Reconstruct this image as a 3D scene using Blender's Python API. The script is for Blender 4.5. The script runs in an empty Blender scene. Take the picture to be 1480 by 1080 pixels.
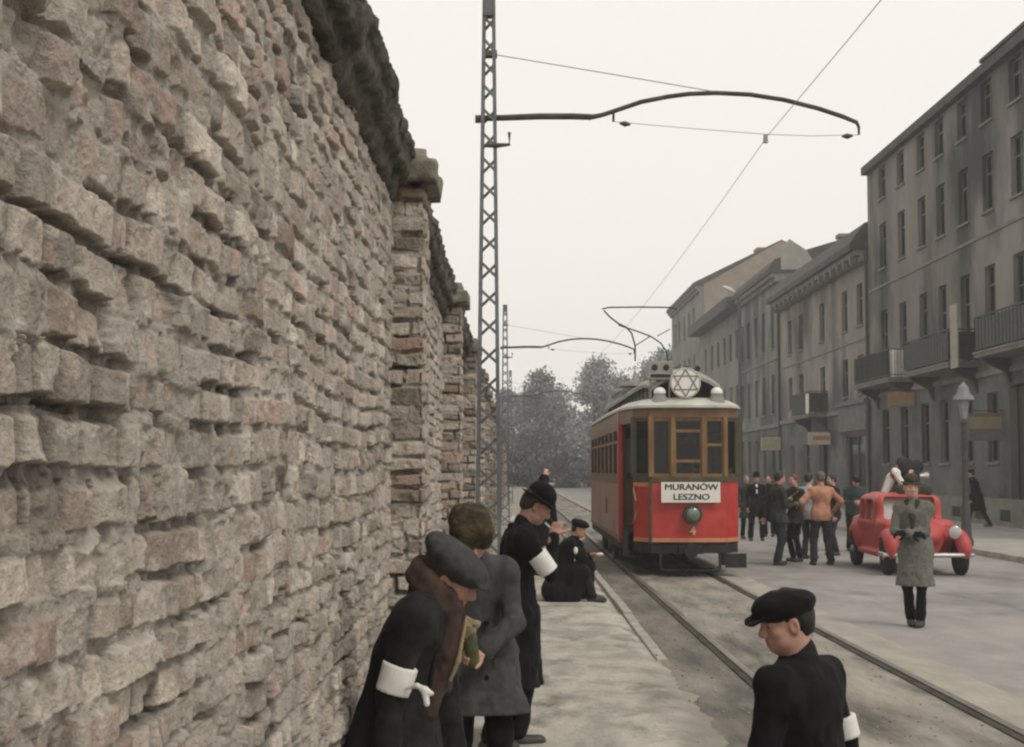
import bpy, math, random
import numpy as np
from mathutils import Vector, Matrix

# ------------------------------------------------------------------ camera, world, sun, exposure
SC = bpy.context.scene
COL = SC.collection
CAMH = 1.8
F = 2100.0
PITCH = math.atan(140.0 / F)
cd = bpy.data.cameras.new("camera")
cam = bpy.data.objects.new("camera", cd)
COL.objects.link(cam)
cam.location = (0, 0, CAMH)
cam.rotation_euler = (math.pi / 2 + PITCH, 0, 0)
cd.sensor_fit = 'HORIZONTAL'
cd.sensor_width = 36.0
cd.lens = F / 1480.0 * 36.0
cd.clip_start = 0.05
cd.clip_end = 3000
SC.camera = cam

W = bpy.data.worlds.new("World")
SC.world = W
W.use_nodes = True
nt = W.node_tree
nt.nodes.clear()
sky = nt.nodes.new('ShaderNodeTexSky')
sky.sky_type = 'NISHITA'
sky.sun_disc = False
sky.sun_elevation = math.radians(48)
sky.sun_rotation = math.radians(100)
sky.dust_density = 4.0
scl = nt.nodes.new('ShaderNodeVectorMath'); scl.operation = 'SCALE'; scl.inputs['Scale'].default_value = 0.10
mixw = nt.nodes.new('ShaderNodeMix'); mixw.data_type = 'RGBA'; mixw.inputs['Factor'].default_value = 0.93
mixw.inputs[7].default_value = (1.05, 1.01, 0.935, 1)
bg = nt.nodes.new('ShaderNodeBackground'); bg.inputs['Strength'].default_value = 1.0
wo = nt.nodes.new('ShaderNodeOutputWorld')
nt.links.new(sky.outputs[0], scl.inputs[0])
nt.links.new(scl.outputs[0], mixw.inputs[6])
nt.links.new(mixw.outputs[2], bg.inputs['Color'])
nt.links.new(bg.outputs[0], wo.inputs['Surface'])

sl = bpy.data.lights.new("sun", 'SUN')
sl.energy = 1.35
sl.angle = math.radians(14)
sl.color = (1.0, 0.95, 0.87)
so = bpy.data.objects.new("sun", sl)
COL.objects.link(so)
# light falls from the upper right, a little from the front
so.rotation_euler = Vector((-0.42, 0.50, -0.80)).to_track_quat('-Z', 'Y').to_euler()

SC.view_settings.view_transform = 'Standard'
SC.view_settings.look = 'None'
SC.view_settings.exposure = 0.0
SC.view_settings.gamma = 1.0
SC.cycles.use_denoising = True
SC.cycles.max_bounces = 6
SC.cycles.transparent_max_bounces = 12
SC.cycles.pixel_filter_type = 'BLACKMAN_HARRIS'
SC.cycles.filter_width = 2.3

rng = np.random.default_rng(7)
random.seed(7)

# ------------------------------------------------------------------ helpers
_cf, _sf = math.cos(PITCH), math.sin(PITCH)
def ray(px, py):
    u, v = (px - 740) / F, (540 - py) / F
    return Vector((u, _cf - v * _sf, _sf + v * _cf))
def at(px, py, Y):
    d = ray(px, py); t = Y / d.y
    return Vector((d.x * t, Y, CAMH + d.z * t))
def gnd(px, py, z=0.0):
    d = ray(px, py); t = (z - CAMH) / d.z
    return Vector((d.x * t, d.y * t, z))

MATS = {}
def lk(t, a, b): t.links.new(a, b)
def mat(name, c1, c2=None, rough=0.9, scale=6.0, detail=6.0, bump=0.0, bscale=40.0, metal=0.0, spec=0.3, lo=0.35, hi=0.65,
        stretch=(1, 1, 1), c3=None, scale3=1.5, lo3=0.5, hi3=0.7, sheen=0.0, attr=False, tr=0.0):
    if name in MATS: return MATS[name]
    m = bpy.data.materials.new(name); m.use_nodes = True
    t = m.node_tree; b = t.nodes['Principled BSDF']
    b.inputs['Roughness'].default_value = rough
    b.inputs['Metallic'].default_value = metal
    b.inputs['Specular IOR Level'].default_value = spec
    if sheen: b.inputs['Sheen Weight'].default_value = sheen
    tc = t.nodes.new('ShaderNodeTexCoord'); mp = t.nodes.new('ShaderNodeMapping')
    mp.inputs['Scale'].default_value = stretch
    lk(t, tc.outputs['Object'], mp.inputs[0])
    def noise(s, d=detail):
        n = t.nodes.new('ShaderNodeTexNoise'); n.inputs['Scale'].default_value = s; n.inputs['Detail'].default_value = d
        n.inputs['Roughness'].default_value = 0.62
        lk(t, mp.outputs[0], n.inputs['Vector']); return n
    def ramp(src, a, z):
        r = t.nodes.new('ShaderNodeMapRange'); r.inputs[1].default_value = a; r.inputs[2].default_value = z
        lk(t, src, r.inputs[0]); return r.outputs[0]
    def mix(f, a, c):
        x = t.nodes.new('ShaderNodeMix'); x.data_type = 'RGBA'
        lk(t, f, x.inputs[0])
        if isinstance(a, tuple): x.inputs[6].default_value = (*a, 1)
        else: lk(t, a, x.inputs[6])
        if isinstance(c, tuple): x.inputs[7].default_value = (*c, 1)
        else: lk(t, c, x.inputs[7])
        return x.outputs[2]
    if attr:
        a = t.nodes.new('ShaderNodeVertexColor'); a.layer_name = 'Col'
        n = noise(scale)
        x = t.nodes.new('ShaderNodeMix'); x.data_type = 'RGBA'; x.blend_type = 'MULTIPLY'; x.inputs[0].default_value = 1.0
        lk(t, a.outputs[0], x.inputs[6])
        lk(t, mix(ramp(n.outputs[0], lo, hi), c1, c2 or c1), x.inputs[7])
        col = x.outputs[2]; lk(t, col, b.inputs['Base Color'])
    elif c2 is None:
        b.inputs['Base Color'].default_value = (*c1, 1); col = None
    else:
        col = mix(ramp(noise(scale).outputs[0], lo, hi), c1, c2)
    if c3 is not None:
        col = mix(ramp(noise(scale3, 7).outputs[0], lo3, hi3), col if col is not None else c1, c3)
    if col is not None: lk(t, col, b.inputs['Base Color'])
    if bump:
        n = noise(bscale, 8); bp = t.nodes.new('ShaderNodeBump'); bp.inputs['Strength'].default_value = bump
        bp.inputs['Distance'].default_value = 0.02
        lk(t, n.outputs[0], bp.inputs['Height']); lk(t, bp.outputs[0], b.inputs['Normal'])
    if tr:
        out = t.nodes['Material Output']; ms = t.nodes.new('ShaderNodeMixShader'); tp = t.nodes.new('ShaderNodeBsdfTransparent')
        tp.inputs[0].default_value = (0.75, 0.78, 0.75, 1)
        ms.inputs[0].default_value = tr
        lk(t, b.outputs[0], ms.inputs[1]); lk(t, tp.outputs[0], ms.inputs[2]); lk(t, ms.outputs[0], out.inputs['Surface'])
    MATS[name] = m
    return m

def tag(o, label=None, cat=None, group=None, kind=None):
    if label: o['label'] = label
    if cat: o['category'] = cat
    if group: o['group'] = group
    if kind: o['kind'] = kind
    return o
def thing(name, label, cat, loc=(0, 0, 0), rz=0.0, group=None):
    o = bpy.data.objects.new(name, None); COL.objects.link(o)
    o.empty_display_size = 0.1
    o.location = loc; o.rotation_euler = (0, 0, rz)
    return tag(o, label, cat, group, 'thing')
def children(o): return [c for c in COL.objects if c.parent == o]
def copy_tree(o, parent=None):
    c = o.copy(); COL.objects.link(c)
    if parent is not None: c.parent = parent
    for ch in children(o): copy_tree(ch, c)
    return c
def origin_of(p):
    v = Vector((0, 0, 0))
    while p is not None:
        v += Vector(p.location); p = p.parent
    return v
def mesh_obj(name, V, Fc, mats, parent=None, smooth=False, world=False, mi=None, col=None, loc=None):
    me = bpy.data.meshes.new(name)
    V = np.asarray(V, dtype=np.float64)
    if world and parent is not None: V = V - np.array(origin_of(parent))
    if loc is not None: V = V - np.array(loc)
    if isinstance(Fc, np.ndarray):
        n = len(Fc); k = Fc.shape[1]
        me.vertices.add(len(V)); me.vertices.foreach_set('co', V.astype(np.float32).ravel())
        me.loops.add(n * k); me.loops.foreach_set('vertex_index', Fc.astype(np.int32).ravel())
        me.polygons.add(n); me.polygons.foreach_set('loop_start', np.arange(0, n * k, k, dtype=np.int32))
        me.polygons.foreach_set('loop_total', np.full(n, k, dtype=np.int32))
        me.update(calc_edges=True)
    else:
        me.from_pydata([tuple(v) for v in V], [], Fc)
    if not isinstance(mats, (list, tuple)): mats = [mats]
    for m in mats: me.materials.append(m)
    if mi is not None: me.polygons.foreach_set('material_index', np.asarray(mi, dtype=np.int32))
    if smooth: me.polygons.foreach_set('use_smooth', np.ones(len(me.polygons), dtype=bool))
    if col is not None:
        a = me.color_attributes.new('Col', 'FLOAT_COLOR', 'POINT')
        c = np.ones((len(V), 4), dtype=np.float32); c[:, :3] = col
        a.data.foreach_set('color', c.ravel())
    me.validate()
    o = bpy.data.objects.new(name, me); COL.objects.link(o)
    if loc is not None: o.location = loc
    if parent is not None: o.parent = parent
    return o

class MB:
    """collects shapes and links them as one mesh object"""
    def __init__(s): s.v = []; s.f = []; s.m = []; s.cur = 0
    def add(s, vs, fs):
        b = len(s.v); s.v += [tuple(v) for v in vs]
        for f in fs: s.f.append(tuple(b + i for i in f)); s.m.append(s.cur)
        return s
    def box(s, x0, x1, y0, y1, z0, z1):
        v = [(x0, y0, z0), (x1, y0, z0), (x1, y1, z0), (x0, y1, z0), (x0, y0, z1), (x1, y0, z1), (x1, y1, z1), (x0, y1, z1)]
        return s.add(v, [(0, 3, 2, 1), (4, 5, 6, 7), (0, 1, 5, 4), (1, 2, 6, 5), (2, 3, 7, 6), (3, 0, 4, 7)])
    def bar(s, a, b, w, h, up=(0, 0, 1)):
        a = Vector(a); b = Vector(b); d = (b - a).normalized(); up = Vector(up)
        x = d.cross(up)
        if x.length < 1e-4: x = d.cross(Vector((1, 0, 0)))
        x.normalize(); y = x.cross(d)
        v = [p + x * sx * w / 2 + y * sy * h / 2 for p in (a, b) for sx, sy in ((-1, -1), (1, -1), (1, 1), (-1, 1))]
        return s.add(v, [(0, 1, 2, 3), (7, 6, 5, 4), (0, 4, 5, 1), (1, 5, 6, 2), (2, 6, 7, 3), (3, 7, 4, 0)])
    def tube(s, pts, r, n=8, caps=True):
        pts = [Vector(p) for p in pts]; N = len(pts)
        rs = r if isinstance(r, (list, tuple)) else [r] * N
        d0 = (pts[1] - pts[0]).normalized(); ref = Vector((0, 0, 1)) if abs(d0.z) < 0.9 else Vector((1, 0, 0))
        vs = []; fs = []
        for i, p in enumerate(pts):
            d = (pts[min(i + 1, N - 1)] - pts[max(i - 1, 0)]).normalized()
            x = d.cross(ref); x = x.normalized() if x.length > 1e-5 else Vector((1, 0, 0))
            y = x.cross(d)
            for k in range(n):
                a = 2 * math.pi * k / n
                vs.append(p + (x * math.cos(a) + y * math.sin(a)) * rs[i])
        for i in range(N - 1):
            for k in range(n):
                q = (k + 1) % n
                fs.append((i * n + k, i * n + q, (i + 1) * n + q, (i + 1) * n + k))
        if caps: fs += [tuple(range(n))[::-1], tuple((N - 1) * n + k for k in range(n))]
        return s.add(vs, fs)
    def lathe(s, prof, c, axis=(0, 0, 1), n=24, ex=None):
        c = Vector(c); a = Vector(axis).normalized()
        x = a.cross(Vector((0, 1, 0)) if abs(a.y) < 0.9 else Vector((1, 0, 0))).normalized(); y = a.cross(x)
        vs = []; fs = []
        for (r, h) in prof:
            for k in range(n):
                t = 2 * math.pi * k / n
                vs.append(c + a * h + (x * math.cos(t) + y * math.sin(t)) * r)
        for i in range(len(prof) - 1):
            for k in range(n):
                q = (k + 1) % n
                fs.append((i * n + k, i * n + q, (i + 1) * n + q, (i + 1) * n + k))
        fs += [tuple(range(n))[::-1], tuple((len(prof) - 1) * n + k for k in range(n))]
        return s.add(vs, fs)
    def prism(s, poly, ext):
        """poly: list of 3d points, extruded by vector ext"""
        e = Vector(ext); n = len(poly); p = [Vector(q) for q in poly]
        return s.add(p + [q + e for q in p], [tuple(range(n))[::-1], tuple(range(n, 2 * n))] + [(i, (i + 1) % n, n + (i + 1) % n, n + i) for i in range(n)])
    def build(s, name, mats, parent=None, smooth=False, world=False, bevel=0.0, loc=None):
        o = mesh_obj(name, s.v, s.f, mats, parent, smooth, world, s.m, loc=loc)
        if smooth:
            try: o.data.set_sharp_from_angle(angle=math.radians(40))
            except Exception: pass
        if bevel:
            b = o.modifiers.new('bevel', 'BEVEL'); b.width = bevel; b.segments = 2; b.limit_method = 'ANGLE'
        return o

# ---- numpy noise
def _h(*a):
    r = np.zeros_like(a[0], dtype=np.uint32)
    for i, x in enumerate(a):
        r ^= (x.astype(np.int64) & 0xffffffff).astype(np.uint32) * np.uint32([0x9E3779B1, 0x85EBCA77, 0xC2B2AE3D, 0x27D4EB2F][i])
        r = (r ^ (r >> np.uint32(15))) * np.uint32(0x2C1B3C6D)
        r = (r ^ (r >> np.uint32(12))) * np.uint32(0x297A2D39)
    r = r ^ (r >> np.uint32(15))
    return r.astype(np.float64) / 4294967295.0
def n2(x, y, seed=0):
    xi = np.floor(x); yi = np.floor(y); fx = x - xi; fy = y - yi
    fx = fx * fx * fx * (fx * (fx * 6 - 15) + 10); fy = fy * fy * fy * (fy * (fy * 6 - 15) + 10)
    s = np.full(xi.shape, seed, dtype=np.int64)
    a = _h(xi, yi, s); b = _h(xi + 1, yi, s); c = _h(xi, yi + 1, s); d = _h(xi + 1, yi + 1, s)
    return ((a + (b - a) * fx) * (1 - fy) + (c + (d - c) * fx) * fy) * 2 - 1
def fbm2(x, y, o=4, seed=0, g=0.5):
    r = 0; a = 1.0; t = 0
    for i in range(o):
        r = r + a * n2(x * 2 ** i + 17.3 * i, y * 2 ** i + 9.1 * i, seed + i); t += a; a *= g
    return r / t
def n3(x, y, z, seed=0):
    xi = np.floor(x); yi = np.floor(y); zi = np.floor(z); fx = x - xi; fy = y - yi; fz = z - zi
    fx, fy, fz = [q * q * (3 - 2 * q) for q in (fx, fy, fz)]
    s = np.full(xi.shape, seed, dtype=np.int64); r = []
    for dz in (0, 1):
        a = _h(xi, yi, zi + dz, s); b = _h(xi + 1, yi, zi + dz, s); c = _h(xi, yi + 1, zi + dz, s); d = _h(xi + 1, yi + 1, zi + dz, s)
        r.append((a + (b - a) * fx) * (1 - fy) + (c + (d - c) * fx) * fy)
    return (r[0] + (r[1] - r[0]) * fz) * 2 - 1
def sstep(a, b, x):
    t = np.clip((x - a) / (b - a), 0, 1); return t * t * (3 - 2 * t)

# ------------------------------------------------------------------ ground
def sheet(name, x0, x1, y0, y1, z, m, nx=1, ny=1, **kw):
    xs = np.linspace(x0, x1, nx + 1); ys = np.linspace(y0, y1, ny + 1)
    V = [(x, y, z) for y in ys for x in xs]
    Fq = [(j * (nx + 1) + i, j * (nx + 1) + i + 1, (j + 1) * (nx + 1) + i + 1, (j + 1) * (nx + 1) + i) for j in range(ny) for i in range(nx)]
    o = mesh_obj(name, V, Fq, m)
    o['kind'] = 'structure'
    return o
m_ground = mat('earth', (0.17, 0.16, 0.14), (0.26, 0.25, 0.22), 0.95, 0.5, bump=0.3, bscale=3)
m_asph = mat('worn_asphalt', (0.235, 0.225, 0.214), (0.32, 0.306, 0.29), 0.92, 1.3, 9, bump=0.5, bscale=30, c3=(0.14, 0.134, 0.128), scale3=0.5, lo3=0.52, hi3=0.70, stretch=(1, .45, 1), spec=0.25)
m_bed = mat('track_bed', (0.085, 0.08, 0.07), (0.21, 0.195, 0.168), 0.95, 2.4, 10, bump=0.7, bscale=18, c3=(0.31, 0.285, 0.245), scale3=1.0, lo3=0.56, hi3=0.74, stretch=(1, 0.25, 1))
m_strip = mat('pale_setts', (0.27, 0.25, 0.215), (0.37, 0.34, 0.295), 0.95, 2.2, bump=0.5, bscale=14, stretch=(1, 0.5, 1), c3=(0.24, 0.225, 0.2), scale3=0.9, lo3=0.55, hi3=0.8)
m_path = mat('sandy_pavement', (0.31, 0.288, 0.25), (0.47, 0.44, 0.385), 0.96, 2.6, 10, bump=1.0, bscale=16, c3=(0.15, 0.138, 0.118), scale3=2.1, lo3=0.52, hi3=0.68, stretch=(1, .6, 1), lo=.40, hi=.60)
def worn_edge(m):
    # dirt trodden over the low edge of the pavement near the viewer, its own ragged shape
    t = m.node_tree; b = t.nodes['Principled BSDF']; src = b.inputs['Base Color'].links[0].from_socket
    N = lambda k: t.nodes.new(k)
    tc = N('ShaderNodeTexCoord'); sx = N('ShaderNodeSeparateXYZ'); lk(t, tc.outputs['Object'], sx.inputs[0])
    no = N('ShaderNodeTexNoise'); no.inputs['Scale'].default_value = 1.6; no.inputs['Detail'].default_value = 8; lk(t, tc.outputs['Object'], no.inputs['Vector'])
    ad = N('ShaderNodeMath'); ad.operation = 'MULTIPLY_ADD'; ad.inputs[1].default_value = 1.5; lk(t, no.outputs[0], ad.inputs[0]); lk(t, sx.outputs['X'], ad.inputs[2])
    r1 = N('ShaderNodeMapRange'); r1.inputs[1].default_value = 1.55; r1.inputs[2].default_value = 2.15; lk(t, ad.outputs[0], r1.inputs[0])
    r2 = N('ShaderNodeMapRange'); r2.inputs[1].default_value = 16; r2.inputs[2].default_value = 10.5; lk(t, sx.outputs['Y'], r2.inputs[0])
    mu = N('ShaderNodeMath'); mu.operation = 'MULTIPLY'; lk(t, r1.outputs[0], mu.inputs[0]); lk(t, r2.outputs[0], mu.inputs[1])
    mx = N('ShaderNodeMix'); mx.data_type = 'RGBA'; lk(t, mu.outputs[0], mx.inputs[0]); lk(t, src, mx.inputs[6]); mx.inputs[7].default_value = (.225, .205, .175, 1)
    lk(t, mx.outputs[2], b.inputs['Base Color'])
worn_edge(m_path)
m_kerb = mat('kerb_stone', (0.27, 0.255, 0.22), (0.39, 0.37, 0.32), 0.9, 3, bump=0.4, bscale=20)
m_walk = mat('stone_pavement', (0.30, 0.285, 0.26), (0.37, 0.35, 0.32), 0.93, 1.2, bump=0.3, bscale=10, c3=(0.22, 0.21, 0.2), scale3=0.5, lo3=0.5, hi3=0.8)
m_rail = mat('rail_steel', (0.16, 0.145, 0.125), (0.27, 0.25, 0.22), 0.45, 3, metal=0.6, stretch=(1, .3, 1))
m_groove = mat('rail_groove', (0.03, 0.028, 0.025), (0.07, 0.06, 0.05), 0.95, 3)

sheet('ground', -80, 90, -30, 260, -0.02, m_ground, 1, 1)
sheet('road', 3.5, 9.9, -12, 175, 0.0, m_asph)
# far cross street, pale
sheet('far_road', -20, 60, 118, 175, -0.008, m_walk)
# footpath along the wall with a slightly worn, wavering edge
def wavy_sheet(name, x0, x1f, y0, y1, zf, m, n=400, nx=14):
    ys = np.concatenate([np.linspace(y0, 30, n), np.linspace(30.5, y1, 80)])
    V = []; Fq = []
    for y in ys:
        xe = x1f(y)
        for i in range(nx + 1):
            t = i / nx; x = x0 + (xe - x0) * t
            V.append((x, y, zf(x, y, t)))
    for j in range(len(ys) - 1):
        for i in range(nx):
            a = j * (nx + 1) + i
            Fq.append((a, a + 1, a + nx + 2, a + nx + 1))
    o = mesh_obj(name, V, Fq, m, smooth=True); o['kind'] = 'structure'; return o
def pathz(x, y, t):
    q = np.array([x]), np.array([y])
    return 0.07 - 0.065 * max(0, (t - 0.9) / 0.1) + 0.012 * float(fbm2(q[0] * 1.2, q[1] * 0.8, 3, 5)[0])
wavy_sheet('footpath', -0.9, lambda y: 1.40 + 0.05 * float(fbm2(np.array([y * 0.9]), np.array([0.3]), 3, 3)[0]) + (0.10 if y < 13.5 else 0.0) * float(fbm2(np.array([y * 1.7]), np.array([2.2]), 5, 8, .65)[0]) * 1.4, -3, 170, pathz, m_path)
mb = MB()
y = 13.8
while y < 120:
    L = random.uniform(0.75, 1.05)
    mb.box(1.36, 1.47 + random.uniform(-.006, .006), y, y + L - 0.012, -0.02, (0.078 if y > 19 else .035 + .043 * (y - 13.8) / 5.2) + random.uniform(-.012, .006)); y += L
tag(mb.build('kerb', m_kerb, bevel=0.012), kind='structure')
def bedz(x, y, t):
    q = np.array([x]), np.array([y])
    return 0.004 + 0.010 * float(fbm2(q[0] * 1.6, q[1] * 1.1, 3, 11)[0]) * math.sin(math.pi * min(max(t, 0), 1))
m_bed2 = mat('track_bed_middle', (0.17, 0.157, 0.135), (0.34, 0.31, 0.265), 0.95, 2.4, 10, bump=0.8, bscale=18, c3=(0.09, 0.085, 0.075), scale3=1.4, lo3=0.50, hi3=0.66, stretch=(1, 0.22, 1))
wavy_sheet('track_bed', 1.30, lambda y: 2.08, -3, 170, bedz, m_bed, 300, 9)
wavy_sheet('track_bed', 2.08, lambda y: 3.56, -3, 170, bedz, m_bed2, 300, 14)
wavy_sheet('sett_strip', 3.50, lambda y: 3.98 + 0.05 * float(fbm2(np.array([y * 0.7]), np.array([5.3]), 3, 23)[0]), -3, 170, lambda x, y, t: 0.016 - 0.008 * t, m_strip, 300, 4)
for xr in (2.087, 3.472):
    mb = MB(); mb.box(xr - 0.035, xr + 0.035, -3, 170, -0.03, 0.030); mb.cur = 1
    mb.box(xr - 0.105, xr - 0.0352, -3, 170, -0.03, 0.0165)
    tag(mb.build('rail', [m_rail, m_groove], bevel=0.006), kind='structure')
# pavement on the far side of the street, with kerb
sheet('pavement', 10.07, 15.2, 5, 175, 0.12, m_walk)
mb = MB(); y = 4.0
while y < 150:
    L = random.uniform(0.9, 1.2)
    mb.box(9.90, 10.07, y, y + L - 0.012, -0.02, 0.125 + random.uniform(-.006, .006)); y += L
tag(mb.build('kerb', m_kerb, bevel=0.015), kind='structure')

# loose grit and small stones between and beside the rails
G_ = np.random.default_rng(17); N_ = 3600
gx = np.where(G_.random(N_) < .75, G_.uniform(1.45, 3.44, N_), G_.uniform(-.4, 1.6, N_)); gy = 3.2 + 26 * G_.random(N_) ** 1.6
ok = (np.abs(gx - 2.087) > .06) & (np.abs(gx - 3.472) > .06); gx, gy = gx[ok], gy[ok]; N_ = len(gx)
gs = .004 + .011 * G_.random(N_) ** 3; gz = np.where(gx < 1.38, .062, .008)
oc = np.array([(1, 0, 0), (0, 1, 0), (-1, 0, 0), (0, -1, 0), (0, 0, .75), (0, 0, -.75)])
an = G_.random(N_) * 6.28; P = oc[None] * gs[:, None, None] * G_.uniform(.7, 1.3, (N_, 6, 1))
V = np.stack([gx[:, None] + P[..., 0] * np.cos(an)[:, None] - P[..., 1] * np.sin(an)[:, None], gy[:, None] + P[..., 0] * np.sin(an)[:, None] + P[..., 1] * np.cos(an)[:, None], gz[:, None] + P[..., 2]], -1).reshape(-1, 3)
fo = np.array([(0, 1, 4), (1, 2, 4), (2, 3, 4), (3, 0, 4), (1, 0, 5), (2, 1, 5), (3, 2, 5), (0, 3, 5)])
o = mesh_obj('gravel', V, (fo[None] + (np.arange(N_) * 6)[:, None, None]).reshape(-1, 3), mat('grit', (.12, .11, .10), (.42, .39, .34), .95, 9)); o['kind'] = 'stuff'

# ------------------------------------------------------------------ old brick wall (brickwork computed as a displaced sheet)
CH = 0.078
XW = -0.556
PAL = np.array([(.42, .36, .30), (.45, .39, .33), (.36, .31, .26), (.50, .45, .385), (.46, .335, .275), (.29, .25, .215), (.42, .31, .26), (.54, .49, .42), (.36, .325, .285), (.25, .19, .155), (.48, .42, .355), (.41, .37, .315)])
PALW = np.array([.15, .15, .11, .09, .10, .05, .07, .05, .08, .03, .07, .05])
def brickwork(u, z, seed=0, amp=1.0, pillar=False):
    """height (outwards) and colour of old rough brickwork at wall coordinates u (along), z (up)"""
    sh = u.shape; u = u.ravel(); z = z.ravel()
    zz = z + (0.020 if not pillar else .010) * n2(u * 1.1, z * 1.6, seed + 1) + 0.0075 * n2(u * 4, z * 5, seed + 2) + 0.0028 * n2(u * 19, z * 23, seed + 3)
    uu = u + 0.007 * n2(u * 8, z * 9, seed + 4) + 0.003 * n2(u * 27, z * 25, seed + 5)
    # warp course heights a little
    zz = zz + 0.012 * np.sin(zz * 9.0 + seed)
    ci = np.floor(zz / CH).astype(int); fz = (zz / CH - ci) * CH
    h = np.zeros_like(u); bid = np.zeros(u.shape, dtype=np.int64); du = np.ones_like(u)
    uc = np.zeros_like(u); bl = np.ones_like(u)
    umin, umax = u.min() - 1, u.max() + 1
    r = np.random.default_rng(100 + seed)
    for c in range(ci.min(), ci.max() + 1):
        if pillar: L = r.choice([.13, .26, .25, .2], size=int((umax - umin) / .12) + 8, p=[.3, .35, .2, .15])
        else: L = r.choice([.12, .14, .25, .17, .07, .09, .28], size=int((umax - umin) / .07) + 8, p=[.30, .20, .10, .12, .11, .13, .04])
        L = L * r.uniform(.85, 1.15, size=L.shape)
        E = umin + np.cumsum(L) - r.uniform(0, .25)
        k = np.nonzero(ci == c)[0]
        if not len(k): continue
        q = np.clip(np.searchsorted(E, uu[k]), 1, len(E) - 1)
        a, b = E[q - 1], E[q]
        du[k] = np.minimum(uu[k] - a, b - uu[k]); uc[k] = uu[k] - (a + b) / 2; bl[k] = b - a
        bid[k] = q + c * 4096
    o = np.zeros_like(bid)
    R = [_h(bid, o + 31 * i + seed * 7) for i in range(9)]
    nA = fbm2(u * 22, z * 22, 4, seed + 20); nB = fbm2(u * 60, z * 60, 3, seed + 30); nC = fbm2(u * 9, z * 9, 3, seed + 40)
    nD = n2(u * 2.2, z * 2.2, seed + 50)
    # ragged joint widths; bottom joint deep and undercut, top joint filled with sloping mortar
    ju = 0.0025 + 0.005 * R[0] + 0.004 * np.clip(nA, -.4, 1) + 0.0025 * nB
    jb = 0.007 + 0.008 * R[1] * (nC > -.25) + 0.006 * nA
    jt = 0.003 + 0.006 * nC + 0.003 * nA
    e_u = sstep(0, 0.007, du - ju); e_b = sstep(0, 0.006, fz - jb); e_t = sstep(0, 0.010, (CH - fz) - jt)
    e = e_u * e_b * e_t
    tilt = (R[2] - .5) * 0.10 * uc + (R[3] - .5) * 0.16 * (fz - CH / 2)
    out = (R[4] - .45) * 0.013 + tilt + np.where(R[5] > .92, -.014, 0) + np.where(R[5] < .07, .010, 0)
    chip = np.clip(fbm2(u * 15 + R[6] * 50, z * 15, 3, seed + 60) - .14, 0, 1) * 0.030
    face = out + 0.0032 * nA + 0.0024 * nB + 0.003 * nC - chip
    face = face + 0.010 * (np.clip(du / .05, 0, 1) - .6) * (R[7] > .4)
    mort = -0.007 + 0.005 * nC + 0.006 * nA + 0.003 * nB
    # mortar squeezed out of some joints, others washed out into dark slots
    sq = sstep(.05, .40, fbm2(u * 5, z * 8, 3, seed + 70)); mort = mort + sq * 0.012
    hole = sstep(.20, .46, fbm2(u * 4.2, z * 13, 3, seed + 80)) * (fz < CH * .42); cr = sstep(-.05, .30, fbm2(u * 6.5 + 11, z * 9, 3, seed + 85)); mort = mort - hole * 0.024 - cr * .020 - .012 * (du < ju + .003) * sstep(-.1, .3, nA + nC)
    h = mort + (face - mort) * e
    big = sstep(.46, .60, fbm2(u * 2.6 + 5, z * 3.4, 3, seed + 90)); h = h - big * 0.012 * (R[8] > .3)   # spalled patches
    # colour of the thing itself: brick, mortar smears, pale lime and dark soot spots; plus shade painted into the joints
    ic = np.searchsorted(np.cumsum(PALW / PALW.sum()), _h(bid, o + 999 + seed)); ic = np.clip(ic, 0, len(PAL) - 1)
    col = PAL[ic] * (0.68 + 0.62 * _h(bid, o + 555 + seed))[:, None] * (1 + .16 * nB + .14 * nA)[:, None]
    mc = np.array([.45, .42, .37])[None, :] * (0.92 + 0.16 * nC + .1 * nA)[:, None]
    sm = np.clip(sstep(.04, .42, fbm2(u * 9 + 3, z * 13, 4, seed + 110)) * .8 + .10, 0, 1)       # lime and mortar smeared over the faces
    w = np.clip(e * (1 - sm * .55), 0, 1)[:, None]
    col = mc + (col - mc) * w
    dj = ((1 - e) * (.25 + .75 * cr) * sstep(-.6, .25, fbm2(u * 3 + 4, z * 4, 3, seed + 140)) * .88)[:, None]; col = col * (1 - dj) + np.array([.085, .075, .065]) * dj     # washed-out joints darkened: some dirt, and the shade of the gaps painted in
    soot = (sstep(.22, .55, fbm2(u * 5 + 9, z * 6, 4, seed + 120)) * .50)[:, None]
    col = col * (1 - soot) + np.array([.16, .145, .13]) * soot
    grey = (sstep(-.3, .5, nD + .3 * nC) * .30)[:, None]
    col = col * (1 - grey) + np.array([.38, .35, .31]) * grey
    pale = (sstep(.30, .52, fbm2(u * 16 + 6, z * 20, 4, seed + 150)) * .45)[:, None]; col = col * (1 - pale) + np.array([.60, .57, .52]) * pale      # lime flecks
    red = (sstep(.45, .6, fbm2(u * 11 + 2, z * 14, 3, seed + 130)) * e * .38)[:, None]
    col = col * (1 - red) + np.array([.40, .235, .175]) * red
    lum = col.mean(-1, keepdims=True); col = (lum + (col - lum) * .80) * np.array([1.20, 1.185, 1.175])
    return (h * amp * .86).reshape(sh), col.reshape(sh + (3,))
def grid_faces(nr, nc, flip=False):
    i = np.arange(nr - 1)[:, None] * nc + np.arange(nc - 1)[None, :]
    q = np.stack([i, i + 1, i + nc + 1, i + nc], -1).reshape(-1, 4)
    return q[:, ::-1] if flip else q
m_brick = mat('old_brick', (0.85, 0.84, 0.82), (1.12, 1.1, 1.08), 0.95, 55, 5, bump=0.8, bscale=120, attr=True, spec=0.2)
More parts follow.
